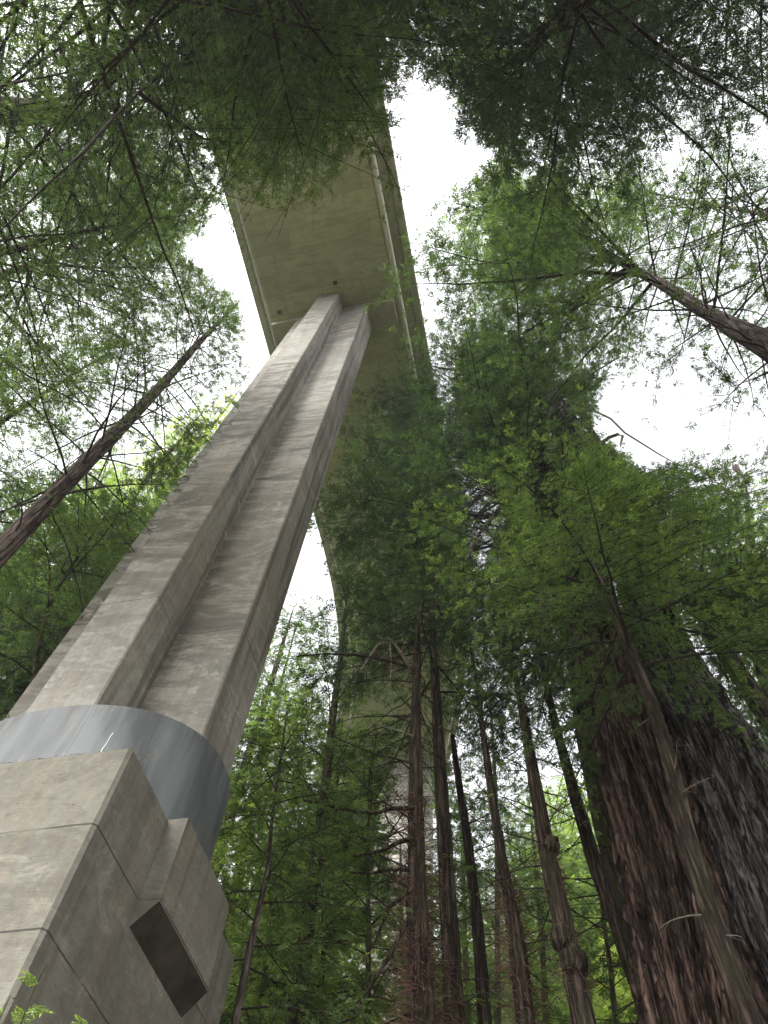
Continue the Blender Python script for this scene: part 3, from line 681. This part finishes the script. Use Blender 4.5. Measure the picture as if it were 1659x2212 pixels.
def t5x(root, ax, rad_, rng):
    shag(root, ax, rad_, rng, 7.3, 8.5, 160, 0.3); shag(root, ax, rad_, rng, 9.2, 11, 120, 0.25)
    for zz, k, ox in ((7.9, 1.25, 0.05), (8.35, 1.15, -0.08), (10.3, 1.1, 0.08)):
        b = MB(); c = ax(zz)+np.array([ox, -0.08, 0]); r = rad_(zz)*k; m_, n_ = 9, 14
        zz_ = np.linspace(-1, 1, m_); pr = np.sqrt(np.maximum(0.02, 1-zz_**2)); A_, Z_ = np.meshgrid(np.arange(n_)*2*math.pi/n_, zz_)
        RR = r*pr[:, None]*(1+rng.normal(0, 0.09, A_.shape))
        i_ = np.arange(m_-1)[:, None]*n_; j_ = np.arange(n_)[None]; k_ = (j_+1) % n_
        b.add(np.stack([c[0]+RR*np.cos(A_), c[1]+RR*np.sin(A_), c[2]+Z_*r*1.3], -1).reshape(-1, 3), np.stack([i_+j_, i_+k_, i_+n_+k_, i_+n_+j_], -1).reshape(-1, 4))
        b.build('burl', B_mid, root, smooth=True)
tree('redwood_tree', 'knotty trunk with burls, left of the bright sky gap low on the right', 'tree',
     [(1258, 2212, 42), (1228, 2060, 38), (1195, 1900, 34), (1165, 1740, 28), (1128, 1530, 17), (1115, 1470, 12)], 13.5, B_mid, L_dark, group=MID, seed=15, rough=0.1, up=(21, 0.03),
     crown=dict(z0=15.5, z1=21, n=14, L=(3, 1.2), e=(0.0, 0.3), droop=0.4, up=0.2, spray=0.28, tone=0.25, tips=0.06),
     dead=dict(n=36, z0=8.5, z1=19, L=2.0, r=0.02, kids=3), extra=t5x)
tree('redwood_tree', 'dark trunk leaning left with short dead spikes, right of the bright sky gap', 'tree',
     [(1400, 2180, 38), (1340, 2000, 34), (1285, 1860, 28), (1245, 1730, 24), (1205, 1590, 18), (1180, 1480, 13)], 15, B_mid, L_dark, group=MID, seed=16, rough=0.1, up=(23, 0.03),
     crown=dict(z0=16, z1=23, n=20, L=(3, 1.4), e=(0.0, 0.3), droop=0.4, up=0.2, spray=0.3, tone=0.28, tips=0.06),
     dead=dict(n=40, z0=7, z1=17, L=1.9, r=0.018, kids=3, mat=B_mid))
tree('redwood_tree', 'mossy trunk close behind the dark leaning one, nearest the giant fluted redwood', 'tree',
     [(1400, 2150, 48), (1345, 1950, 42), (1295, 1760, 34), (1262, 1600, 28), (1232, 1400, 20)], 18, B_moss, L_dark, group=MID, seed=17, rough=0.1, up=(34, 0.05),
     crown=dict(z0=22, z1=34, n=24, L=(3.5, 1.4), e=(0.0, 0.3), droop=0.4, up=0.2, spray=0.36, tone=0.28, tips=0.06),
     dead=dict(n=16, z0=12, z1=22, L=1.6, r=0.02, kids=2))
tree('redwood_tree', 'trunk standing between the near pier and the far pier, hung with green sprays', 'tree',
     [(640, 2200, 34), (662, 2000, 30), (690, 1800, 22), (712, 1620, 18), (735, 1420, 12)], 17, B_mid, L_mid, group=MID, seed=18, rough=0.1, up=(26, 0.04),
     crown=[dict(z0=13, z1=26, n=32, L=(3.6, 1.6), e=(0.0, 0.3), droop=0.5, up=0.3, spray=0.32, tone=0.3, tips=0.1, bare=0.25)],
     dead=dict(n=12, z0=10, z1=18, L=2.2, r=0.02, kids=3))
tree('redwood_tree', 'pale grey trunk hugging the right side of the near pier', 'tree',
     [(478, 1830, 24), (520, 1680, 20), (560, 1560, 15), (602, 1420, 10)], 24, B_mid, L_mid, group=MID, seed=19, rough=0.1, up=(33, 0.03),
     crown=dict(z0=20, z1=33, n=32, L=(4, 1.6), e=(0.0, 0.3), droop=0.5, up=0.3, spray=0.38, tone=0.32, tips=0.1, bare=0.25))
tree('redwood_tree', 'greyish trunk second to the right of the near pier, half lost in green sprays', 'tree',
     [(470, 2140, 20), (520, 1850, 20), (575, 1600, 13), (640, 1350, 7)], 27, B_mid, L_mid, group=MID, seed=20, rough=0.1, up=(34, 0.03),
     crown=dict(z0=16, z1=34, n=40, L=(4.6, 2.2), e=(0.0, 0.3), droop=0.5, up=0.3, spray=0.4, tone=0.38, tips=0.1, bare=0.2))

# --- young trees and understory low in the middle
def sapling(label, pts, d, leaf, seed, z0, z1, n, L, spray, tone, tips=0.1, bk=None, group='young trees of the understory', name='young_tree', up=None, dens=1.0, floor=0.0, e=(0.05, 0.3)):
    return tree(name, label, 'tree', pts, d, bk or B_moss, leaf, group=group, seed=seed, rough=0.1, n=8, up=up,
         crown=dict(z0=z0, z1=z1, n=n, L=(L, L*0.6), e=e, droop=0.45, up=0.25, spray=spray, tone=tone, tips=tips, dens=dens, floor=floor, bare=0.12))
sapling('crooked grey sapling beside the foot of the near pier', [(508, 2212, 16), (545, 2030, 13), (580, 1880, 10), (588, 1760, 6)], 12, L_mid, 31, 6, 11.5, 26, 2.4, 0.2, 0.35, bk=B_pale, up=(12.5, 0.02))
sapling('thin dark pole of a tree left of the far pier foot with fine green sprays', [(795, 2212, 11), (795, 2050, 10), (795, 1880, 8)], 16, L_mid, 32, 8, 14.5, 30, 3.0, 0.24, 0.36, up=(15, 0.02))
sapling('young tree with green layered sprays low between the two piers', [(690, 2180, 12), (700, 2050, 10), (712, 1900, 8)], 19, L_light, 33, 9, 19, 50, 3.6, 0.26, 0.46, up=(20, 0.02))
sapling('leafy young tree just beyond the near pier footing', [(560, 2190, 12), (585, 2020, 10), (610, 1880, 8)], 20, L_light, 34, 9, 21, 52, 3.8, 0.27, 0.46, up=(22, 0.02))
sapling('pale green young tree directly in front of the far pier base', [(870, 2200, 10), (868, 2050, 9), (866, 1900, 7)], 24, L_light, 35, 12, 18.5, 30, 2.6, 0.32, 0.4, up=(19, 0.02))
sapling('young tree behind the shaggy trunk, right of the far pier', [(1010, 2200, 12), (1005, 2050, 10), (1000, 1850, 8)], 26, L_mid, 36, 13, 24, 40, 3.4, 0.36, 0.38, up=(25, 0.02))
sapling('young tree filling the gap under the bright sky, left of the dark leaning trunk', [(1180, 2200, 12), (1172, 2050, 10), (1160, 1900, 8)], 28, L_light, 37, 14, 23.5, 36, 3.2, 0.36, 0.38, up=(24, 0.02))
sapling('dark young tree left of the knotty trunk, reaching up across the white sky', [(1075, 2200, 12), (1075, 1900, 10), (1070, 1700, 8)], 24, L_dark, 38, 16, 28, 34, 3.0, 0.36, 0.3, up=(29, 0.02), dens=0.8)
sapling('thin leafy tree below the giant redwoods at the bottom edge', [(1330, 2212, 10), (1320, 2100, 9), (1300, 1950, 7)], 21, L_mid, 39, 9, 14, 26, 2.4, 0.3, 0.36, up=(15, 0.02))

# --- trees at the far right
sapling('light green tree with a forked crown at the right edge below the sky opening', [(1659, 1300, 26), (1620, 1180, 22), (1590, 1010, 14)], 24, L_light, 41, 22, 35, 44, 4.0, 0.36, 0.40, bk=B_pale, name='fir_tree', group=None, up=(36, 0.03), dens=0.9, floor=0.3)
sapling('dense green tree at the right edge above the burnt redwood', [(1700, 1750, 26), (1660, 1500, 22), (1610, 1330, 14)], 21, L_mid, 42, 15, 30, 52, 4.5, 0.36, 0.32, name='fir_tree', group=None, up=(31, 0.03))
sapling('young green tree beyond the burnt redwood near the right edge', [(1720, 2150, 20), (1680, 1900, 18), (1640, 1700, 14)], 26, L_light, 43, 12, 24, 40, 4, 0.36, 0.36, name='fir_tree', group=None, up=(25, 0.03), floor=0.3)
tree('redwood_tree', 'tall reddish trunk with bare rising limbs leaning in from the right edge', 'tree',
     [(1700, 775, 56), (1659, 748, 51), (1600, 715, 40), (1540, 680, 28)], 9.5, B_pale, L_mid, seed=45, rough=0.05, n=20, up=(52, 0.05), zbase=-2,
     crown=[dict(z0=20, z1=40, n=44, L=(6.0, 3.5), e=(0.3, 0.7), droop=0.15, up=0.3, spray=0.26, tone=0.32, tips=0.05, bare=0.3, floor=0.3, dens=0.5),
            dict(z0=27, z1=51, n=44, L=(9.0, 6.0), e=(0.0, 0.4), droop=0.4, up=0.3, wood=1.5, spray=0.38, tone=0.27, tips=0.06, az=(215, 330), dens=1.0),
            dict(z0=14.5, z1=20, n=16, L=(4.0, 4.0), e=(-0.1, 0.2), droop=0.3, up=0.2, spray=0.24, tone=0.32, tips=0.05, bare=0.3)],
     dead=dict(n=14, z0=15, z1=22, L=2.5, r=0.03, kids=3, e=0.3))

# --- left side
tree('redwood_tree', 'slender leaning trunk with reddish flaky bark crossing the left side up to its pointed top', 'tree',
     [(-60, 1255, 46), (0, 1188, 42), (120, 1065, 34), (240, 948, 28), (350, 830, 19), (430, 740, 12), (490, 678, 6)], 11, B_pale, L_mid, seed=50, rough=0.04, n=20, up=(36, 0.02), zbase=-2,
     crown=[dict(z0=14.5, z1=30, n=54, L=(4.8, 2.6), e=(-0.1, 0.3), droop=0.35, up=0.3, spray=0.22, tone=0.34, tips=0.05, bare=0.3, dens=0.75),
            dict(z0=29, z1=35.6, n=30, L=(2.4, 0.5), e=(0.2, 0.7), droop=0.3, up=0.2, spray=0.24, tone=0.36, tips=0.05)],
     dead=dict(n=16, z0=12, z1=24, L=3.2, r=0.025, kids=4, e=0.0))
def bgtree(label, px, py, d, top, z0, n, L, spray, tone, leaf, seed, name='redwood_tree', w=20, group='background conifers left of the near pier', bk=None, dens=1.0):
    p = at(px, py, d); q = [(px, py, w)]
    r = w*K/F*np.linalg.norm(p)/2
    root = tree(name, label, 'tree', [(px, py, w)], d, bk or B_mid, leaf, group=group, seed=seed, n=8, up=None, zbase=None) if False else None
    rng = np.random.default_rng(seed); gz = float(ground_z(p[0], p[1]))-0.5
    root = empty(name, (p[0], p[1], gz)); tag(root, label, 'tree', group)
    b = MB(); ax, rd = trunk_mesh(b, [[p[0], p[1], gz], [p[0], p[1], (gz+top)/2], [p[0], p[1], top]], [r*1.3, r, 0.03], 10, 0, 0.08, seed, 1.0)
    b.build('trunk', bk or B_mid, root, smooth=True)
    b = MB()
    for k in range(n):
        f = (k+rng.random())/n; z = z0+(top-z0)*f; Lr = (L*(1-f)**0.75+0.5)*rng.uniform(0.75, 1.15)
        grow(b, rng, ax(z), k*2.39996+rng.normal(0, 0.3), Lr, -0.05+0.45*f+rng.normal(0, 0.1), 0.4, 0.3, spray, tone+rng.normal(0, 0.1), 0.05, dens)
    if b.n: b.build('crown', [leaf, B_twig], root)
    return root
bgtree('bright green narrow conifer crown just left of the near pier shaft', 430, 900, 24, 51, 26, 62, 4.2, 0.42, 0.42, L_light, 60)
bgtree('small yellowish conifer top touching the near pier shaft under the deck', 512, 850, 26, 64, 40, 44, 3.2, 0.42, 0.62, L_yellow, 61)
bgtree('dark conifer behind the slender leaning trunk, left of mid height pier shaft', 330, 1150, 26, 46, 17, 80, 5.5, 0.42, 0.2, L_dark, 62)
bgtree('dark bushy conifer beside the near pier low on the left', 190, 1330, 22, 36, 12, 84, 5.5, 0.38, 0.18, L_dark, 63)
bgtree('dark conifer at the left edge under the slender leaning trunk', 40, 1330, 22, 32, 10, 84, 5.5, 0.38, 0.2, L_dark, 64)
bgtree('green conifer behind the left dark ones with sky showing through its top', 130, 1150, 32, 50, 20, 70, 5, 0.5, 0.28, L_mid, 65)
bgtree('dim conifer low on the left just above the steel jacket', 60, 1500, 17, 24, 6, 70, 5, 0.32, 0.16, L_dark, 66)
bgtree('mid green conifer at the left edge beside the thin overhead branches', -60, 950, 22, 42, 22, 70, 6, 0.36, 0.28, L_mid, 67)
bgtree('deep green conifer close to the pier shaft at its middle', 400, 1230, 34, 52, 24, 60, 5, 0.5, 0.24, L_dark, 68)
sapling('light green young tree low at the left edge under the dark conifers', [(60, 1560, 12), (80, 1400, 10), (110, 1290, 8)], 13, L_mid, 69, 11, 18.5, 30, 3.2, 0.24, 0.42, group=None, up=(19, 0.02))

# --- overhead canopy
def over(label, x, y, zc0, zc1, r, n, L, spray, tone, leaf, seed, az=None, tips=0.08, dens=1.0, e=(0.0, 0.4), bk=None, name='redwood_tree', floor=0.0, top=None, droop=0.35, extra=None, lean=(0, 0), blen=1.0):
    rng = np.random.default_rng(seed); gz = float(ground_z(x, y))-0.5; top = top or zc1+1
    root = empty(name, (x, y, gz)); tag(root, label, 'tree', None)
    b = MB(); ax, rd = trunk_mesh(b, [[x, y, gz], [x+lean[0]/2, y+lean[1]/2, (gz+top)/2], [x+lean[0], y+lean[1], top]], [r*1.3, r, 0.05], 16, 0, 0.05, seed, 2.0)
    b.build('trunk', bk or B_mid, root, smooth=True)
    b = MB()
    for k in range(n):
        f = (k+rng.random())/n; z = zc0+(zc1-zc0)*f; Lr = (L*(1-f)**0.6+1.0)*rng.uniform(0.75, 1.15)
        phi = k*2.39996+rng.normal(0, 0.3) if az is None else math.pi/2-rad(rng.uniform(*az))
        grow(b, rng, ax(z), phi, Lr, e[0]+(e[1]-e[0])*f+rng.normal(0, 0.1), droop, 0.25, spray, tone+rng.normal(0, 0.08), tips, dens, floor=floor, wood_r=0.011*Lr+0.01, blen=blen)
    if b.n: b.build('crown', [leaf, B_twig], root)
    if extra: extra(root, ax, rd, rng)
    return root
p = at(160, 252, 10.5)
over('reddish trunk seen from below at the upper left edge inside a lacy canopy', p[0], p[1], 17, 37, 0.36, 84, 5.8, 0.19, 0.36, L_mid, 80, dens=0.55, bk=B_pale)
p = at(-60, 560, 13)
over('lacy dark conifer hanging in at the left edge of the upper canopy', p[0], p[1], 17, 38, 0.14, 84, 6.5, 0.21, 0.34, L_mid, 81, dens=0.55)
p = at(250, 520, 15)
over('thin crowned conifer rising between the left edge and the bridge deck', p[0], p[1], 27, 50, 0.13, 80, 5.6, 0.26, 0.34, L_mid, 82, dens=0.65)
def limbs83(root, ax, rd, rng):
    for pp, r, d in (([(430, -40), (400, 60), (385, 115), (350, 160), (300, 200), (240, 260)], 0.055, 6.5), ([(385, 115), (440, 130), (520, 155), (600, 165), (640, 150)], 0.03, 6.2),
                  ([(240, 260), (180, 330), (100, 400), (0, 500)], 0.03, 6.5), ([(560, 230), (600, 255), (650, 290), (720, 310)], 0.035, 6), ([(300, 200), (360, 245), (440, 300), (520, 310)], 0.045, 6)):
        b = MB(); b.tube([at(x, y, d*0+4.2+0.0035*abs(y-330)+0.002*abs(x-600)) for x, y in pp], np.linspace(r, r*0.35, len(pp)), 7); b.build('limb', B_twig, root, smooth=True)
p = at(560, -120, 4.6)
over('dense overhead tree whose drooping boughs with fresh tips hang in front of the deck', p[0], p[1], 14.5, 27, 0.3, 84, 5.6, 0.20, 0.34, L_mid, 83, dens=0.85, tips=0.18, extra=limbs83)
p = at(200, -60, 7)
over('dark twiggy tree overhead at the top left corner', p[0], p[1], 15, 30, 0.3, 84, 6, 0.17, 0.24, L_dark, 84, dens=0.6, droop=0.3)
p = at(800, -160, 6.5)
over('blue green tree overhead at the top edge covering the right side of the deck', p[0], p[1], 19, 33, 0.3, 60, 5.2, 0.26, 0.2, L_dark, 85, dens=0.75)
p = at(1235, 10, 4.4)
over('dense tree straight overhead at the top right with sunlit yellow green margins', p[0], p[1], 17, 33, 0.32, 92, 5.6, 0.26, 0.24, L_dark, 86, dens=0.8, tips=0.08)
p = at(1500, -60, 9)
over('open branched tree in the top right corner against white sky', p[0], p[1], 17, 33, 0.3, 84, 6.2, 0.20, 0.22, L_dark, 87, dens=0.7)
p = at(1420, 420, 15)
over('feathery blue green conifer crown at the right edge above the leaning reddish trunk', p[0], p[1], 30, 54, 0.11, 76, 6.5, 0.32, 0.26, L_dark, 88, dens=0.6)
p = at(1020, 690, 14)
ROOT90 = over('dark green conifer crown overlapping the right edge of the deck', p[0], p[1], 22, 42, 0.2, 50, 8.0, 0.36, 0.28, L_dark, 90, dens=1.0, tips=0.09)
p = at(1262, 905, 17)
over('deep green conifer crown filling in behind the forked dark stem', p[0], p[1], 26, 52, 0.25, 44, 6.5, 0.38, 0.22, L_dark, 92, dens=0.7)

M_rustleaf = leafmat('dead_rust_needles', (0.10, 0.055, 0.04), (0.17, 0.10, 0.08), (0.25, 0.17, 0.13), 0.3)
def rusty(root, pts):
    for (px, py, d, sc) in pts:
        rng = np.random.default_rng(int(px)); c = at(px, py, d); b = MB(); n_ = 46
        P = c+rng.normal(0, 1, (n_, 3))*np.array([0.75, 0.75, 0.35])*sc
        add_sprays(b, P, rng.uniform(0, 6.28, n_), rng.normal(0, 0.4, n_), rng.uniform(0.2, 0.4, n_)*sc, rng.uniform(0.2, 0.7, n_), rng, np.zeros(n_))
        for k in range(0, n_, 4): b.tube([c, P[k]], 0.008, 3, 1)
        tag(b.build('dead_sprig', [M_rustleaf, B_twig], root), kind='stuff')
rusty(ROOT90, [(995, 755, 10.5, 1.0), (950, 700, 11, 0.6), (865, 1435, 11.5, 0.5), (1175, 1345, 10, 0.4)])
b = MB(); rng = np.random.default_rng(4)
for k in range(420):
    e = rng.random()
    if e < 0.6: p_ = np.array([rng.uniform(-8.5, -4.87), 5.98+abs(rng.normal(0, 0.05)), 6.625])
    elif e < 0.85: p_ = np.array([-4.87-abs(rng.normal(0, 0.05)), rng.uniform(5.98, 7.4), 6.625])
    else: p_ = np.array([rng.uniform(-4.85, -4.6), rng.uniform(7.38, 7.6), 6.65])
    a = rng.uniform(0, 6.28); l = rng.uniform(0.015, 0.05); b.tube([p_, p_+np.array([math.cos(a)*l*(0.35 if e > 0.6 else 1), math.sin(a)*l*(0.35 if e < 0.6 else 1), rng.uniform(0.0, 0.008)])], rng.uniform(0.0015, 0.004), 3)
tag(b.build('needle_litter', B_rust), 'brown needle litter gathered along the top edge of the pier footing', 'litter', kind='stuff')

# --- forest on the slope beyond
rs = np.random.default_rng(77)
LOOKS = ['tall trunk with thin crown', 'bushy conifer', 'narrow conifer']
def hill_tree(proto, loc, s, rz, label):
    c = proto.copy(); C.objects.link(c); c.location = loc; c.scale = (s, s, s); c.rotation_euler = (0, 0, rz); c['label'] = label
    for ch in proto.children:
        k = ch.copy(); C.objects.link(k); k.parent = c
    return c
def proto_tree(seed, leaf, tone, h, z0, L, n, spray=0.55):
    rng = np.random.default_rng(seed); root = empty('hillside_tree', (0, 0, 0)); tag(root, 'x', 'tree', 'trees on the slope behind the far pier')
    b = MB(); ax, rd = trunk_mesh(b, [[0, 0, -1], [0, 0, h/2], [0, 0, h]], [0.3, 0.2, 0.03], 8, 0, 0.08, seed, 0.8); b.build('trunk', B_mid, root, smooth=True)
    b = MB()
    global CLEAR
    for k in range(n):
        f = (k+rng.random())/n; z = z0+(h-z0)*f
        _grow_free(b, rng, ax(z), k*2.4, (L*(1-f)**0.7+0.5)*rng.uniform(0.8, 1.15), 0.3*f, spray, tone+rng.normal(0, 0.07))
    b.build('crown', [leaf, B_twig], root); return root
def _grow_free(b, rng, p, phi, L, e, spray, tone):
    old = globals()['project']
    globals()['project'] = lambda P: (np.full(len(P), 800.0), np.full(len(P), 1000.0))
    grow(b, rng, p, phi, L, e, 0.4, 0.3, spray, tone, 0.08, 1.0, mask=False)
    globals()['project'] = old
protos = [proto_tree(201, L_mid, 0.35, 17, 3, 4.0, 60), proto_tree(202, L_light, 0.42, 14, 1.5, 4.2, 60), proto_tree(203, L_dark, 0.3, 21, 5, 4.2, 64), proto_tree(204, L_yellow, 0.5, 8, 0.5, 3.6, 44, 0.5)]
spots = [ # px, d, proto, scale, label
 (560, 44, 0, 1.2, 'green conifer on the slope right behind the near pier footing'), (640, 52, 2, 1.1, 'dark conifer on the slope behind the trunk between the piers'),
 (720, 46, 1, 1.0, 'light green tree on the slope left of the far pier'), (770, 56, 0, 1.0, 'green tree on the slope touching the left of the far pier'),
 (980, 54, 0, 1.0, 'green tree on the slope just right of the far pier'), (1060, 47, 1, 0.9, 'light green tree on the slope behind the twig clumped trunk'),
 (1130, 56, 2, 0.7, 'dark conifer on the slope under the bright sky gap'), (1220, 48, 3, 1.1, 'yellow green tree on the slope left of the dark leaning trunk'),
 (1300, 44, 3, 1.2, 'brightest yellow green tree on the slope, between the leaning trunks and the giant redwood'), (1270, 58, 1, 0.9, 'light tree on the slope top behind the yellow green ones'),
 (1360, 52, 0, 1.0, 'green tree on the slope behind the mossy trunk'), (1640, 40, 0, 1.3, 'green tree beyond the right edge of the burnt redwood'),
 (1690, 46, 1, 1.5, 'tall light green tree at the right edge behind the burnt redwood'), (500, 50, 2, 1.1, 'dark conifer on the slope mostly behind the near pier'),
 (850, 40, 1, 0.6, 'small light green tree at the foot of the far pier'), (940, 42, 0, 0.6, 'small green tree at the right foot of the far pier'),
 (1340, 33, 3, 1.0, 'yellow green bush low behind the mossy trunk'), (1230, 36, 1, 0.7, 'small light tree at the bottom behind the knotty trunk'),
 (1100, 38, 0, 0.8, 'small green tree low between the thin trunks'), (1180, 44, 0, 0.9, 'green tree on the slope under the left part of the sky gap'), (600, 36, 1, 0.9, 'light green tree low just right of the near pier footing'),
 (700, 34, 0, 0.8, 'small green tree low in front of the slope between the piers'), (1010, 35, 1, 0.6, 'little light green tree behind the broken topped trunk'), (1420, 40, 3, 1.4, 'yellow green tree hidden mostly behind the giant fluted trunk'),
 (1290, 39, 3, 1.25, 'bright yellow green bush low between the two leaning trunks'), (1350, 38, 3, 1.35, 'bright yellow green bush close beside the giant fluted trunk'), (1215, 40, 3, 1.0, 'low yellow green bush right of the knotty trunk'),
 (1250, 50, 1, 1.35, 'tall light green tree on the slope under the right part of the sky gap'), (1330, 49, 1, 1.4, 'tall light green tree showing between the leaning trunks'), (1210, 60, 0, 1.1, 'green treetop at the foot of the bright sky gap'),
 (1380, 56, 3, 1.9, 'large yellow green tree glimpsed beside the giant fluted trunk'), (20, 46, 2, 1.5, 'tall dark conifer far off at the left edge'), (160, 50, 0, 1.7, 'tall green conifer far behind the low left dark ones'), (300, 56, 2, 1.8, 'tall far conifer just left of the pier shaft'),
]
used = set()
for i, (px, d, k, s, lab) in enumerate(spots):
    p_ = at(px, 2050, d); loc = (p_[0], p_[1], float(ground_z(p_[0], p_[1]))-0.3)
    if k in used: hill_tree(protos[k], loc, s, rs.uniform(0, 6.28), lab)
    else:
        used.add(k); o = protos[k]; o.location = loc; o.scale = (s, s, s); o['label'] = lab

# --- undergrowth on the slope
b = MB(); N = 15000; rng = np.random.default_rng(9)
X = rng.uniform(-50, 35, N*2); Y = rng.uniform(18, 62, N*2)
Pz = np.stack([X, Y, ground_z(X, Y)+rng.random(N*2)**2*2.0], 1); x_, y_ = project(Pz); ok = (x_ > -200) & (x_ < 1850) & (y_ > 1300) & (y_ < 2600)
Pz = Pz[ok]; n_ = len(Pz)
clump = 0.5+0.5*np.sin(Pz[:, 0]*0.7)*np.sin(Pz[:, 1]*0.6+1)
add_sprays(b, Pz, rng.uniform(0, 6.28, n_), rng.uniform(-0.2, 1.1, n_), rng.uniform(0.35, 0.7, n_), 0.2+0.25*clump+rng.normal(0, 0.08, n_), rng, np.zeros(n_))
tag(b.build('undergrowth', [L_mid, B_twig]), 'low ferns and shoots covering the forest slope', 'undergrowth', kind='stuff')

# --- small feathery shoot in front of the footing
def shoot(px, py, d, h, lab, seed, dead=False):
    rng = np.random.default_rng(seed); top = at(px, py, d); root = empty('conifer_shoot', (top[0], top[1], top[2]-h)); tag(root, lab, 'shoot', 'feathery shoots before the footing')
    b = MB(); P = np.array([[top[0], top[1], top[2]-h*(1-f)] for f in np.linspace(0, 1, 8)]); P[:, 0] += 0.012*np.sin(np.linspace(0, 4, 8)); b.tube(P, np.linspace(0.006, 0.0015, 8), 5)
    st = b.build('stem', B_moss, root); b = MB()
    for k in range(34):
        f = 0.35+0.65*k/34; c = top-np.array([0, 0, h*(1-f)]); a = k*2.4; l = 0.16*(1.08-f)**0.6; m_ = 7
        e = 0.25-0.5*(1-f); q = c+np.array([math.cos(a)*math.cos(e), math.sin(a)*math.cos(e), math.sin(e)])*np.linspace(0.1, 1, m_)[:, None]*l
        b.tube(q, 0.0012, 3, 1)
        for s in (1, -1): add_sprays(b, q, np.full(m_, a+s*0.9), np.full(m_, e), np.full(m_, 0.035), np.full(m_, 0.5)+rng.normal(0, 0.1, m_), rng, (rng.random(m_) < 0.3)*1.0, 0.5)
    b.build('foliage', [L_light, B_twig], root)
shoot(105, 2085, 2.1, 2.6, 'tallest feathery green shoot at the bottom left in front of the footing', 1)
shoot(30, 2150, 2.1, 2.4, 'small feathery shoot at the very left of the bottom edge', 2)
shoot(215, 2185, 2.2, 2.4, 'short shoot barely rising over the bottom edge before the footing', 3)

# ------------------------------------------------------------------ thin haze volume, added as a milky veil over far things
b = MB(); b.box(-150, 150, -90, 240, -6, 95)
hm = bpy.data.materials.new('veil_haze'); hm.use_nodes = True; ht = hm.node_tree; ht.nodes.clear()
ho = ht.nodes.new('ShaderNodeOutputMaterial'); hv = ht.nodes.new('ShaderNodeVolumePrincipled')
hv.inputs['Color'].default_value = (0.92, 0.95, 1.0, 1); hv.inputs['Density'].default_value = 0.0005; hv.inputs['Anisotropy'].default_value = 0.2
ht.links.new(hv.outputs[0], ho.inputs['Volume'])
tag(b.build('haze', hm), kind='stuff', label='thin haze added as a milky veil over far things')
